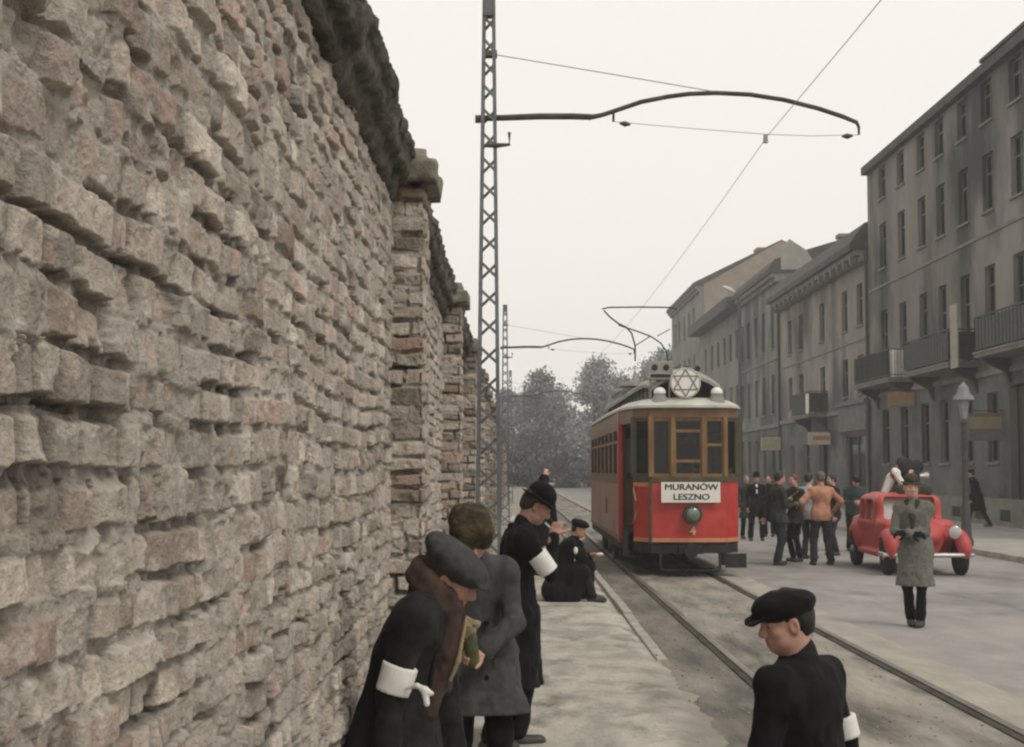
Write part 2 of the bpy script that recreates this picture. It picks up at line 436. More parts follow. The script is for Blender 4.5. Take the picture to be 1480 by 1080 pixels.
m_coping = mat('mossy_coping', (0.055, 0.05, 0.043), (0.135, 0.125, 0.108), 0.95, 9, bump=0.8, bscale=25, c3=(0.045, 0.045, 0.036), scale3=3)
m_cap = mat('cap_stone', (0.20, 0.185, 0.15), (0.36, 0.33, 0.275), 0.95, 9, bump=0.8, bscale=25, c3=(0.10, 0.09, 0.075), scale3=5, lo3=.45, hi3=.65)

ZT = 3.06                       # top of brickwork under the coping
wall = thing('brick_wall', 'tall rough old brick wall running along the left of the pavement, with coping and pillars', 'wall', (XW, 6.0, 0))
px = np.concatenate([np.linspace(-420, -70, 24)[:-1], np.arange(-70, 568, 1.15), np.linspace(568, 600, 14)[1:], np.arange(602, 700, 1.2), np.linspace(700.5, 726, 22), np.linspace(727, 736, 8)])
ys = XW * F / (px - 740)
vis = np.abs(F / ys)
NR = 800
tt = np.linspace(0, 1, NR)[:, None]
zlo = np.clip(CAMH - 430 / vis, 0.0, None)[None, :]; zhi = np.clip(CAMH + 720 / vis, None, ZT)[None, :]
flo = np.where(zlo > 0.02, 0.06, 0.0); fhi = np.where(zhi < ZT - 0.02, 0.06, 0.0)
zz = np.where(tt < flo, zlo * tt / np.maximum(flo, 1e-6), np.where(tt > 1 - fhi, zhi + (ZT - zhi) * (tt - 1 + fhi) / np.maximum(fhi, 1e-6), zlo + (zhi - zlo) * (tt - flo) / (1 - flo - fhi)))
uu = np.broadcast_to(ys[None, :], zz.shape)
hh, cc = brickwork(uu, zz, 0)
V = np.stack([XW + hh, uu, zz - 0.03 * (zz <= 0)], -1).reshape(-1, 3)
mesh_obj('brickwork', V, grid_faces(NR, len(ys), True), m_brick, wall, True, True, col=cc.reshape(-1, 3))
mb = MB(); mb.box(XW - 0.42, XW - 0.075, 0.9, 240, -0.3, ZT + .02); mb.build('wall_core', m_brick, wall, world=True)
# coping: dark courses corbelled out over the wall
yc = np.concatenate([np.arange(0.9, 6, 0.02), np.arange(6, 20, 0.05), np.arange(20, 60, .2), np.arange(60, 240, 2.)])
prof = np.array([(-.05, 3.035), (.015, 3.045), (.03, 3.06), (.035, 3.10), (.04, 3.115), (.075, 3.125), (.085, 3.14), (.09, 3.20), (.095, 3.225), (.105, 3.24), (.11, 3.275), (.095, 3.29), (.05, 3.302), (-.1, 3.33), (-.25, 3.335), (-.45, 3.30), (-.5, 3.27), (-.5, 3.02)])
pr = []
for i in range(len(prof) - 1):
    n = 4 if i < 13 else 2
    pr += [prof[i] + (prof[i + 1] - prof[i]) * k / n for k in range(n)]
pr = np.array(pr + [prof[-1]])
U, Pz = np.meshgrid(yc, pr[:, 1], indexing='xy'); _, Px = np.meshgrid(yc, pr[:, 0], indexing='xy')
cid = np.floor(U / .13 + .2 * np.sin(U * 3)); fr = np.abs((U / .13 + .2 * np.sin(U * 3)) - cid - .5) * 2
jj = sstep(.80, .97, fr) * 0.018
off = (_h(cid, np.floor(Pz / .075)) - .5) * .024 + .016 * fbm2(U * 9, (Px + Pz) * 14, 4, 77) - jj
amp = np.clip((Px + .07) / .1, 0.0, 1)
V = np.stack([XW + Px + off * amp, U, Pz + .014 * fbm2(U * 5, Px * 9, 3, 78) + (_h(cid, np.zeros_like(cid)) - .5) * .016 * (Px > .0)], -1).reshape(-1, 3)
mesh_obj('coping', V, grid_faces(len(pr), len(yc)), m_coping, wall, True, True)
# pillars standing out of the wall, with stone caps
PY = [6.70 + 4.9 * k for k in range(22)]
def rough_block(x0, x1, y0, y1, z0, z1, n, amp, seed):
    """box with every face subdivided and pushed about, rounded at the edges"""
    VV = []; FF = []
    lo = np.array([x0, y0, z0]); hi = np.array([x1, y1, z1]); c = (lo + hi) / 2; hf = (hi - lo) / 2; rad = min(hf) * .28
    for ax in range(3):
        for sg in (-1, 1):
            g = np.linspace(-1, 1, n); A, B = np.meshgrid(g, g, indexing='ij')
            P = np.zeros((n, n, 3)); P[..., ax] = sg; P[..., (ax + 1) % 3] = A; P[..., (ax + 2) % 3] = B
            P = P * hf
            inner = np.clip(P, -(hf - rad), hf - rad); d = P - inner; L = np.linalg.norm(d, axis=-1, keepdims=True); P = inner + d / np.maximum(L, 1e-9) * rad
            W_ = P + c
            nn = n3(W_[..., 0] * 9, W_[..., 1] * 9, W_[..., 2] * 9, seed) + .5 * n3(W_[..., 0] * 22, W_[..., 1] * 22, W_[..., 2] * 22, seed + 1)
            P = P + (d / np.maximum(L, 1e-9)) * (nn * amp)[..., None]
            b = sum(len(v) for v in VV); VV.append((P + c).reshape(-1, 3)); FF.append(grid_faces(n, n, sg < 0) + b)
    return np.concatenate(VV), np.concatenate(FF)
for k, y0 in enumerate(PY):
    s = F / y0
    xf = -0.412; y1 = y0 + 0.52
    # path: near side (from the wall outwards), street face, far side
    st = max(0.9 / s, 0.004)
    pth = []; nrm = []
    a = np.arange(XW - .05, xf, st); pth += [(x, y0) for x in a]; nrm += [(0, -1)] * len(a)
    th = np.linspace(0, math.pi / 2, 5)
    for t in th: pth.append((xf + .0 + .012 * math.sin(t) - .012, y0 + .012 - .012 * math.cos(t))); nrm.append((math.sin(t), -math.cos(t)))
    b = np.arange(y0 + .02, y1 - .02, max(st * 2.5, .008)); pth += [(xf, v) for v in b]; nrm += [(1, 0)] * len(b)
    for t in th: pth.append((xf - .012 + .012 * math.cos(t), y1 - .012 + .012 * math.sin(t))); nrm.append((math.cos(t), math.sin(t)))
    c = np.arange(xf - .01, XW - .05, -.02); pth += [(x, y1) for x in c]; nrm += [(0, 1)] * len(c)
    pth = np.array(pth); nrm = np.array(nrm)
    ul = np.concatenate([[0], np.cumsum(np.linalg.norm(np.diff(pth, axis=0), axis=1))]) + k * 7.3
    zr = np.linspace(0, 3.13, int(min(3.13 / st, 1000)) if k < 6 else 120)
    UU, ZZ = np.meshgrid(ul, zr)
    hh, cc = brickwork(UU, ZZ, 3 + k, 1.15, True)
    # alternate courses of the pillars are darker, soft over-burnt brick
    ck = np.floor(ZZ / CH + .25 * n2(UU, ZZ, k)); dk = (_h(ck, ck * 0 + k) > .74)[..., None] * (.55 + .3 * n2(UU * 9, ZZ * 9, k))[..., None]
    cc = cc * (1 - dk) + np.array([.16, .14, .115]) * dk
    rd = (_h(ck, ck * 0 + k + 50) > .86)[..., None] * .4; cc = cc * (1 - rd) + np.array([.40, .26, .20]) * rd
    V = np.stack([pth[None, :, 0] + nrm[None, :, 0] * hh, pth[None, :, 1] + nrm[None, :, 1] * hh, ZZ], -1).reshape(-1, 3)
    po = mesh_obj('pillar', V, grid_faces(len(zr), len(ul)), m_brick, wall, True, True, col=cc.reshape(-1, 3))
    V1, F1 = rough_block(XW - .5, -.352, y0 - .06, y1 + .06, 3.14, 3.24, 16, .012, 40 + k)
    V2, F2 = rough_block(XW - .45, -.40, y0 - .02, y1 + .02, 3.22, 3.305, 14, .014, 60 + k)
    mesh_obj('pillar_cap', np.concatenate([V1, V2]), np.concatenate([F1, F2 + len(V1)]), m_cap, po, True, True)
# ------------------------------------------------------------------ houses on the right side of the street
XF = 14.8
def ymap(px_): return F * XF / (px_ - 740)          # where along the street a facade feature stands
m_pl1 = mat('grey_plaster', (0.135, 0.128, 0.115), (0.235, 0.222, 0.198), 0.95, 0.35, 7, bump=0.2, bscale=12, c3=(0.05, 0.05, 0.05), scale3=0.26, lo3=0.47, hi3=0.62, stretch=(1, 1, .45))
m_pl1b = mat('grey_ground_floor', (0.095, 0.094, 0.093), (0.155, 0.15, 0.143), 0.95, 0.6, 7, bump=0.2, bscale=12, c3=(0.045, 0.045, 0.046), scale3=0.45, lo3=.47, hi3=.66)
m_pl2 = mat('warm_plaster', (0.185, 0.17, 0.147), (0.28, 0.258, 0.222), 0.95, 0.4, 7, bump=0.2, bscale=12, c3=(0.075, 0.073, 0.07), scale3=0.25, lo3=0.49, hi3=0.65, stretch=(1, 1, .6))
m_pl3 = mat('patchy_plaster', (0.13, 0.128, 0.12), (0.23, 0.22, 0.20), 0.95, 0.5, 7, c3=(0.075, 0.075, 0.078), scale3=0.3, lo3=0.46, hi3=0.6, stretch=(1, 1, .5))
m_pl4 = mat('pale_plaster', (0.165, 0.162, 0.15), (0.23, 0.222, 0.2), 0.95, 0.4, 6, c3=(0.11, 0.11, 0.108), scale3=0.3, lo3=0.5, hi3=0.7)
m_gable = mat('gable_brick', (0.22, 0.18, 0.145), (0.29, 0.245, 0.20), 0.95, 1.2)
m_trim = mat('stone_trim', (0.15, 0.143, 0.13), (0.21, 0.2, 0.18), 0.95, 1.5)
m_roof = mat('dark_roof', (0.045, 0.043, 0.042), (0.085, 0.08, 0.075), 0.85, 1.5)
m_frame = mat('old_window_frame', (0.085, 0.078, 0.07), (0.14, 0.13, 0.115), 0.7, 4)
m_glass = mat('dark_glass', (.014, .015, .016), None, 0.10, spec=.22, tr=0.40)
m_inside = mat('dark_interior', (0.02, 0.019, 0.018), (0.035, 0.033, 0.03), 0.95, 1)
m_curt = mat('net_curtain', (0.32, 0.31, 0.29), (0.48, 0.46, 0.42), 0.95, 4, stretch=(1, 6, 1))
m_iron = mat('black_iron', (0.028, 0.028, 0.028), (0.055, 0.053, 0.05), 0.6, 6)
m_door = mat('dark_door', (0.035, 0.032, 0.03), (0.06, 0.055, 0.05), 0.6, 3, stretch=(1, 6, 1))
m_whitebox = mat('white_enamel', (0.55, 0.54, 0.50), (0.66, 0.65, 0.6), 0.5, 4)

def house(name, label, y0, y1, zt, rows, base=m_pl1, ground=None, zg=None, depth=11.0, roof=None, X=XF, plinth=None, cornice=0.35, bands=()):
    """rows: list of (y centre, z0, z1, width, kind). The facade faces the street (-x)."""
    h = thing(name, label, 'building', (X, y0, 0.12), group='houses along the street')
    us = {y0, y1}; zs = {0.12, zt}
    ops = [(yc - w / 2, yc + w / 2, a, b, k) for (yc, a, b, w, k) in rows]
    if zg: zs.add(zg)
    for a, b, c, d, k in ops: us |= {a, b}; zs |= {c, d}
    us = sorted(us); zs = sorted(zs)
    mb = MB()
    def inside(u, z): return any(a < u < b and c < z < d for a, b, c, d, k in ops)
    for i in range(len(us) - 1):
        for j in range(len(zs) - 1):
            if inside((us[i] + us[i + 1]) / 2, (zs[j] + zs[j + 1]) / 2): continue
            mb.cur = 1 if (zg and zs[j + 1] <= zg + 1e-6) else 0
            mb.add([(X, us[i], zs[j]), (X, us[i + 1], zs[j]), (X, us[i + 1], zs[j + 1]), (X, us[i], zs[j + 1])], [(0, 3, 2, 1)])
    mb.cur = 0
    RV = 0.24
    for a, b, c, d, k in ops:     # reveals
        mb.add([(X, a, c), (X, b, c), (X, b, d), (X, a, d), (X + RV, a, c), (X + RV, b, c), (X + RV, b, d), (X + RV, a, d)],
               [(0, 1, 5, 4), (1, 2, 6, 5), (2, 3, 7, 6), (3, 0, 4, 7)])
    # gables, back
    mb.add([(X, y0, .12), (X + depth, y0, .12), (X + depth, y0, zt), (X, y0, zt)], [(0, 1, 2, 3)])
    mb.add([(X, y1, .12), (X + depth, y1, .12), (X + depth, y1, zt), (X, y1, zt)], [(3, 2, 1, 0)])
    mb.add([(X + depth, y0, .12), (X + depth, y1, .12), (X + depth, y1, zt), (X + depth, y0, zt)], [(0, 1, 2, 3)])
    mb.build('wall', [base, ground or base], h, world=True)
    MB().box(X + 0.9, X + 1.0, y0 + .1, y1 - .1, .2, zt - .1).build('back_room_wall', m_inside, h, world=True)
    for n, (a, b, c, d, k) in enumerate(ops):
        yc = (a + b) / 2
        if k == 'door':
            f = MB(); f.box(X + .12, X + .18, a, b, c, d)
            f.box(X + .10, X + .12, a + .1, yc - .05, c + .2, d - .3); f.box(X + .10, X + .12, yc + .05, b - .1, c + .2, d - .3)
            f.build('door', m_door, h, world=True); continue
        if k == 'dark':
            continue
        if k == 'shop':
            f = MB(); t = .09
            f.box(X + .1, X + .18, a, a + t, c, d); f.box(X + .1, X + .18, b - t, b, c, d); f.box(X + .1, X + .18, a + t, b - t, d - t, d); f.box(X + .1, X + .18, a + t, b - t, c, c + .5)
            f.box(X + .11, X + .17, yc - .04, yc + .04, c + .5, d - t)
            w = f.build('shop_window', m_frame, h, world=True)
        else:
            f = MB(); t = .065
            f.box(X + .13, X + .20, a, a + t, c, d); f.box(X + .13, X + .20, b - t, b, c, d); f.box(X + .13, X + .20, a + t, b - t, d - t, d); f.box(X + .13, X + .20, a + t, b - t, c, c + t)
            f.box(X + .14, X + .19, yc - .035, yc + .035, c + t, d - t); zm = d - (d - c) * .33
            f.box(X + .138, X + .192, a + t, b - t, zm - .03, zm + .03)
            w = f.build('window', m_frame, h, world=True)
            s = MB(); s.box(X - .07, X + .12, a - .06, b + .06, c - .07, c + .0); s.build('sill', m_trim, w, world=True)
        p = MB(); p.box(X + .163, X + .169, a + .04, b - .04, c + .04, d - .04); p.build('pane', m_glass, w, world=True)
        r = random.random()
        if k in ('win', 'tall') and r < .75:
            cu = MB(); zc0 = c + (d - c) * (random.choice([0, .0, .35]))
            for (p0, p1) in ((a + .07, yc - .12 - .25 * random.random()), (yc + .12 + .25 * random.random(), b - .07)):
                if random.random() < .8:
                    nn = 7; vs = []
                    for q in range(nn): yy = p0 + (p1 - p0) * q / (nn - 1); vs += [(X + .24 + .02 * (q % 2), yy, zc0 + .05), (X + .24 + .02 * (q % 2), yy, d - .06)]
                    cu.add(vs, [(2 * q, 2 * q + 1, 2 * q + 3, 2 * q + 2) for q in range(nn - 1)])
            if cu.v: cu.build('curtain', m_curt, w, world=True)
    if plinth: MB().box(X - .06, X, y0, y1, .12, plinth).build('plinth', m_trim, h, world=True)
    for (zb, hb, pb) in bands: MB().box(X - pb, X, y0 + .01, y1 - .01, zb, zb + hb).build('string_course', m_trim, h, world=True)
    if roof:
        ov, rise, run, th = roof[:4]          # eaves overhang, rise, run, thickness
        r = MB()
        st_ = roof[4] if len(roof) > 4 else 0
        A = [(X - ov, zt - .02)] + ([(X - ov + st_ * .75, zt + st_)] if st_ else []) + [(X + run, zt + rise), (X + 2 * run, zt), (X + 2 * run, zt - th), (X + .02, zt - th - .0), (X - ov, zt - th)]
        r.prism([(x, y0 - .02, z) for x, z in A], (0, y1 - y0 + .04, 0)); r.build('roof', m_roof, h, world=True)
        if cornice:
            c = MB(); c.box(X - ov * .75, X - .002, y0 + .01, y1 - .01, zt - th - .22, zt - th - .002); c.box(X - ov * .4, X - .002, y0 + .01, y1 - .01, zt - th - .45, zt - th - .222)
            c.build('cornice', m_trim, h, world=True)
    return h
def chimney(h, x0, x1, y0, y1, z0, z1, m=m_gable):
    c = MB(); c.box(x0, x1, y0, y1, z0, z1); c.box(x0 - .06, x1 + .06, y0 - .06, y1 + .06, z1, z1 + .18); c.build('chimney', m, h, world=True, bevel=.02)

# --- tall four-storey house, right
Y1 = [57.5, 54.75, 52.0, 49.7, 47.15, 44.7, 42.1, 39.6, 37.0, 34.4]
R = []
for i, y in enumerate(Y1):
    R.append((y, 12.65, 13.95, 1.05, 'win')); R.append((y, 9.85, 11.65, 1.02, 'win'))
    bal = i in (0, 1, 3, 4, 6, 7)
    R.append((y, 5.32 if bal else 6.35, 8.15, 1.0, 'tall'))
    if i not in (6,): R.append((y, 2.05, 4.2, 1.05, 'win'))
R.append((41.9, .13, 4.35, 2.6, 'dark'))
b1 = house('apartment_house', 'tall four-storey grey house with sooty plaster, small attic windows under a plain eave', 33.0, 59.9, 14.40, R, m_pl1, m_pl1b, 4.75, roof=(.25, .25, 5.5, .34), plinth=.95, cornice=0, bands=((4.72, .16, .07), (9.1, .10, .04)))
MB().box(XF - .29, XF + 6, 33.0, 44.4, 14.41, 14.52).build('raised_eave', m_roof, b1, world=True)
MB().box(XF + .25, XF + .35, 40.7, 43.1, .12, 4.3).build('gate', m_door, b1, world=True)
for y in (50.9, 48.4, 46.0, 43.6):
    MB().box(XF - .068, XF - .061, y - .45, y + .45, .28, .62).build('cellar_vent', m_inside, b1, world=True)
def balcony(h, ya, yb, z, solid=True, out=1.0):
    s = MB(); s.box(XF - out, XF, ya, yb, z - .16, z); s.box(XF - out - .04, XF, ya - .03, yb + .03, z - .05, z + .01)
    b = s.build('balcony', m_trim, h, world=True)
    for y in (ya + .25, yb - .25):
        f = MB(); f.prism([(XF - .001, y - .12, z - .17), (XF - out * .85, y - .12, z - .17), (XF - out * .7, y - .12, z - .32), (XF - .2, y - .12, z - .55), (XF - .001, y - .12, z - 1.0)], (0, .24, 0)); f.build('bracket', m_iron, b, world=True)
    r = MB(); ht = 1.05
    for (p, q) in (((XF - out + .04, ya + .03), (XF - out + .04, yb - .03)), ((XF - out + .04, ya + .03), (XF - .02, ya + .03)), ((XF - out + .04, yb - .03), (XF - .02, yb - .03))):
        r.bar((*p, z + ht), (*q, z + ht), .05, .04); r.bar((*p, z + .1), (*q, z + .1), .03, .03)
        L = math.dist(p, q); n = max(3, int(L / (.11 if not solid else .3)))
        for k in range(n + 1):
            t = k / n; x = p[0] + (q[0] - p[0]) * t; y = p[1] + (q[1] - p[1]) * t
            r.bar((x, y, z), (x, y, z + ht), .02, .02)
        if solid:
            r.bar((p[0] + .012, p[1] + (.012 if p[1] == q[1] else 0), z + .55), (q[0] + .012, q[1] + (.012 if p[1] == q[1] else 0), z + .55), .012, .86)
    r.build('railing', m_iron, b, world=True)
balcony(b1, 53.4, 58.8, 5.22, False, .95)
balcony(b1, 45.9, 51.2, 5.22)
balcony(b1, 38.4, 43.3, 5.30)
MB().box(XF - .5, XF - .1, 54.0, 54.75, 5.26, 6.35).build('white_box_on_balcony', m_whitebox, b1, world=True)
o = MB().box(XF - .95, XF - .9, 45.05, 45.75, 5.0, 7.0).build('pale_plank', mat('pale_wood', (.26, .25, .2), (.34, .33, .27), .9, 5), b1, world=True)
# --- warm three-storey house
R = []
for p_ in (1143, 1159, 1190, 1223, 1245):
    y = ymap(p_); R.append((y, 7.95, 9.75, 1.05, 'win')); R.append((y, 5.05, 6.7, 1.05, 'win'))
R += [(62.7, .5, 3.35, 3.6, 'shop'), (69.2, .13, 3.1, 1.9, 'dark'), (73.0, 1.2, 3.1, 1.5, 'win'), (76.8, .13, 3.1, 1.3, 'door')]
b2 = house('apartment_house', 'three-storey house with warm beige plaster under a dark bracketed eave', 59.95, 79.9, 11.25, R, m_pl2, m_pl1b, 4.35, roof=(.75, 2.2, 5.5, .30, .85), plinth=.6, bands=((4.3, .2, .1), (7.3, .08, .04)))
MB().box(XF - .12, XF - .001, 60.3, 65.4, 3.5, 4.62).box(XF - .22, XF - .001, 60.2, 65.5, 4.62, 4.8).build('shop_fascia', mat('shop_fascia', (.10, .10, .095), (.15, .147, .14), .8, 2), b2, world=True)
for k in range(16): MB().box(XF - .6, XF - .02, 60.6 + k * 1.25, 60.85 + k * 1.25, 10.45, 10.94).build('eave_bracket', m_trim, b2, world=True)
balcony(b2, 68.0, 72.4, 4.45, True, .9)
MB().box(XF - .9, XF - .6, 68.1, 68.75, 4.47, 5.4).build('white_box_on_balcony', m_whitebox, b2, world=True)
chimney(b2, XF + .35, XF + .85, 66.6, 67.2, 11.3, 12.55)
d = MB(); d.tube([(XF - .1, 59.93, .2), (XF - .1, 59.93, 11)], .07, 8); d.tube([(XF - .1, 79.85, .2), (XF - .1, 79.85, 11)], .07, 8); d.build('drainpipe', m_iron, b2, world=True)
# --- narrow patchy house
R = []
for p_ in (1118, 1105, 1094, 1083, 1074):
    y = ymap(p_); R += [(y, 8.7, 11.0, 1.0, 'win'), (y, 5.0, 7.2, 1.0, 'win'), (y, 1.3, 3.6, 1.1, 'win')]
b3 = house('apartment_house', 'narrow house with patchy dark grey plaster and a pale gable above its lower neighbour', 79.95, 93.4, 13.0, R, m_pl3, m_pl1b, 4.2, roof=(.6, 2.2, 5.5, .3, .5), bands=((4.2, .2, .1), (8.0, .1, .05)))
MB().prism([(XF + .1, 79.9, 12.9), (XF + .1, 79.9, 14.1), (XF + .6, 79.9, 14.6), (XF + 1.5, 79.9, 14.0), (XF + 2.2, 79.9, 12.9)], (0, .3, 0)).build('gable', mat('bare_gable', (.25, .238, .21), (.32, .305, .275), .95, 1.5), b3, world=True)
# --- pale house with heavy dark eave
R = []
for p_ in (1066, 1057, 1048, 1039, 1030, 1021):
    y = ymap(p_); R += [(y, 9.2, 11.0, 1.1, 'win'), (y, 5.4, 7.4, 1.1, 'win'), (y, 1.3, 3.4, 1.2, 'win')]
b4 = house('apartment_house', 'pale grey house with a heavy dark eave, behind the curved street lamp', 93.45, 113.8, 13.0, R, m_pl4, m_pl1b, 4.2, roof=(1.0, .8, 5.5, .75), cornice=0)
# --- farthest, taller house
R = []
for p_ in (1004, 997, 990, 983, 977):
    y = ymap(p_); R += [(y, 13.0, 15.0, 1.2, 'win'), (y, 9.2, 11.2, 1.2, 'win'), (y, 5.4, 7.4, 1.2, 'win'), (y, 1.3, 3.4, 1.2, 'win')]
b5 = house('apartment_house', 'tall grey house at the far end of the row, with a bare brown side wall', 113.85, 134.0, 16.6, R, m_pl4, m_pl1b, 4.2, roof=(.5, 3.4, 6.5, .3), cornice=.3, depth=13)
MB().box(XF + .3, XF + 12.8, 113.78, 113.845, 12.9, 16.4).build('side_wall', m_gable, b5, world=True)
MB().prism([(XF + .3, 113.78, 16.4), (XF + 6.5, 113.78, 19.9), (XF + 12.7, 113.78, 16.4)], (0, .065, 0)).build('gable', m_gable, b5, world=True)
chimney(b5, XF + 4.7, XF + 5.7, 114.5, 116, 18.2, 19.3)

# ------------------------------------------------------------------ shop signs hung out over the pavement
def hang_sign(label, pxa, pxb, pya, pyb, cols, xr=XF - .06):
    Y = F * xr / (pxb - 740); a = at(pxa, pyb, Y); b = at(pxb, pya, Y)
    s = thing('shop_sign', label, 'sign', (xr, Y, a.z), group='shop signs hung out over the pavement')
    x0, x1, z0, z1 = a.x, b.x, a.z, b.z
    MB().box(x0, x1, Y - .03, Y + .03, z0, z1).build('board', cols[0], s, world=True, bevel=.01)
    h = (z1 - z0)
    for (p, q, r_, t, m) in cols[1]:
        MB().box(x0 + (x1 - x0) * p, x0 + (x1 - x0) * q, Y - .036, Y - .0305, z0 + h * r_, z0 + h * t).build('painted_band', m, s, world=True)
    k = MB(); k.tube([(x0 - .02, Y, z1 + .07), (XF + .0, Y, z1 + .07)], .018, 6); k.build('bracket', m_iron, s, world=True)
    for t in (.15, .85): MB().tube([(x0 + (x1 - x0) * t, Y, z1 - .01), (x0 + (x1 - x0) * t, Y, z1 + .065)], .01, 5).build('hanger', m_iron, s, world=True)
m_so = mat('orange_paint', (.30, .155, .085), (.38, .215, .12), .8, 5); m_sy = mat('ochre_paint', (.25, .22, .13), (.30, .27, .17), .8, 5)
m_sg = mat('grey_paint', (.13, .135, .125), (.17, .17, .16), .8, 5); m_sc = mat('cream_paint', (.46, .42, .31), (.54, .5, .38), .8, 5); m_sr = mat('red_paint', (.42, .13, .08), (.5, .19, .12), .8, 5)
m_sb = mat('brown_paint', (.18, .11, .06), (.24, .15, .09), .8, 5)
hang_sign('orange board sign hung below the far balcony of the tall house', 1284, 1322, 567, 588, (m_so, [(.06, .94, .12, .5, m_sy)]))
hang_sign('grey and ochre board sign with a brown top strip, beside the street lantern', 1399, 1448, 597, 637, (m_sg, [(.03, .97, .42, .86, m_sy), (.45, .9, .86, .99, m_sb)]))
hang_sign('cream sign with a red band over a dark doorway', 1168, 1200, 625, 643, (m_sc, [(.2, .96, .38, .72, m_sr)]))
hang_sign('plain pale yellow board sign near the tram', 1100, 1128, 632, 651, (m_sc, [(.05, .95, .1, .9, mat('dull_yellow', (.36, .33, .21), (.42, .39, .27), .8, 5))]))

# ------------------------------------------------------------------ lantern, curved lamp
g = gnd(1397, 789, .12); s_ = F / g.y
lam = thing('street_lantern', 'old iron street lantern with a bell-shaped top on a plain post', 'street lamp', g)
Hh = lambda py: at(1395, py, g.y).z - .12
mb = MB(); mb.lathe([(.16, 0), (.16, .12), (.12, .2), (.10, .9), (.075, .95), (.07, Hh(612)), (.09, Hh(611)), (.05, Hh(606))], (0, 0, 0), n=12); mb.build('post', m_iron, lam, smooth=True)
mb = MB(); z0, z1 = Hh(606), Hh(577); mb.lathe([(.07, z0), (.15, z1)], (0, 0, 0), n=6); mb.build('lantern_glass', mat('milky_glass', (.18, .185, .185), (.25, .255, .255), .3, 5), lam)
mb = MB(); z2 = Hh(556); mb.lathe([(.24, z1 - .02), (.22, z1 + .05), (.14, z1 + .13), (.11, z1 + .28), (.05, z2), (.02, z2 + .06)], (0, 0, 0), n=14); mb.build('cowl', mat('zinc', (.16, .16, .16), (.22, .22, .22), .6, 5), lam, smooth=True)
g = Vector((10.35, F * 10.35 / (1070 - 740), .12))
lam2 = thing('street_lamp', 'tall steel street lamp with a curved arm and pale head, standing before the pale house', 'street lamp', g)
zt = at(1070, 432, g.y).z - .12
MB().lathe([(.14, 0), (.13, 1.4), (.09, 1.5), (.07, zt)], (0, 0, 0), n=10).build('post', mat('lamp_steel', (.055, .055, .06), (.09, .09, .09), .6, 4), lam2, smooth=True)
MB().tube([(0, 0, zt - .1), (-.05, 0, zt + .12), (-.2, 0, zt + .28), (-.35, 0, zt + .36)], .04, 8).build('arm', MATS['lamp_steel'], lam2, smooth=True)
MB().tube([(-.2, 0, zt + .28), (-.35, 0, zt + .38), (-.6, 0, zt + .5), (-.78, 0, zt + .58)], [.05, .11, .10, .04], 10).build('lamp_head', mat('pale_lamp', (.5, .5, .47), (.6, .6, .57), .4, 5), lam2, smooth=True)

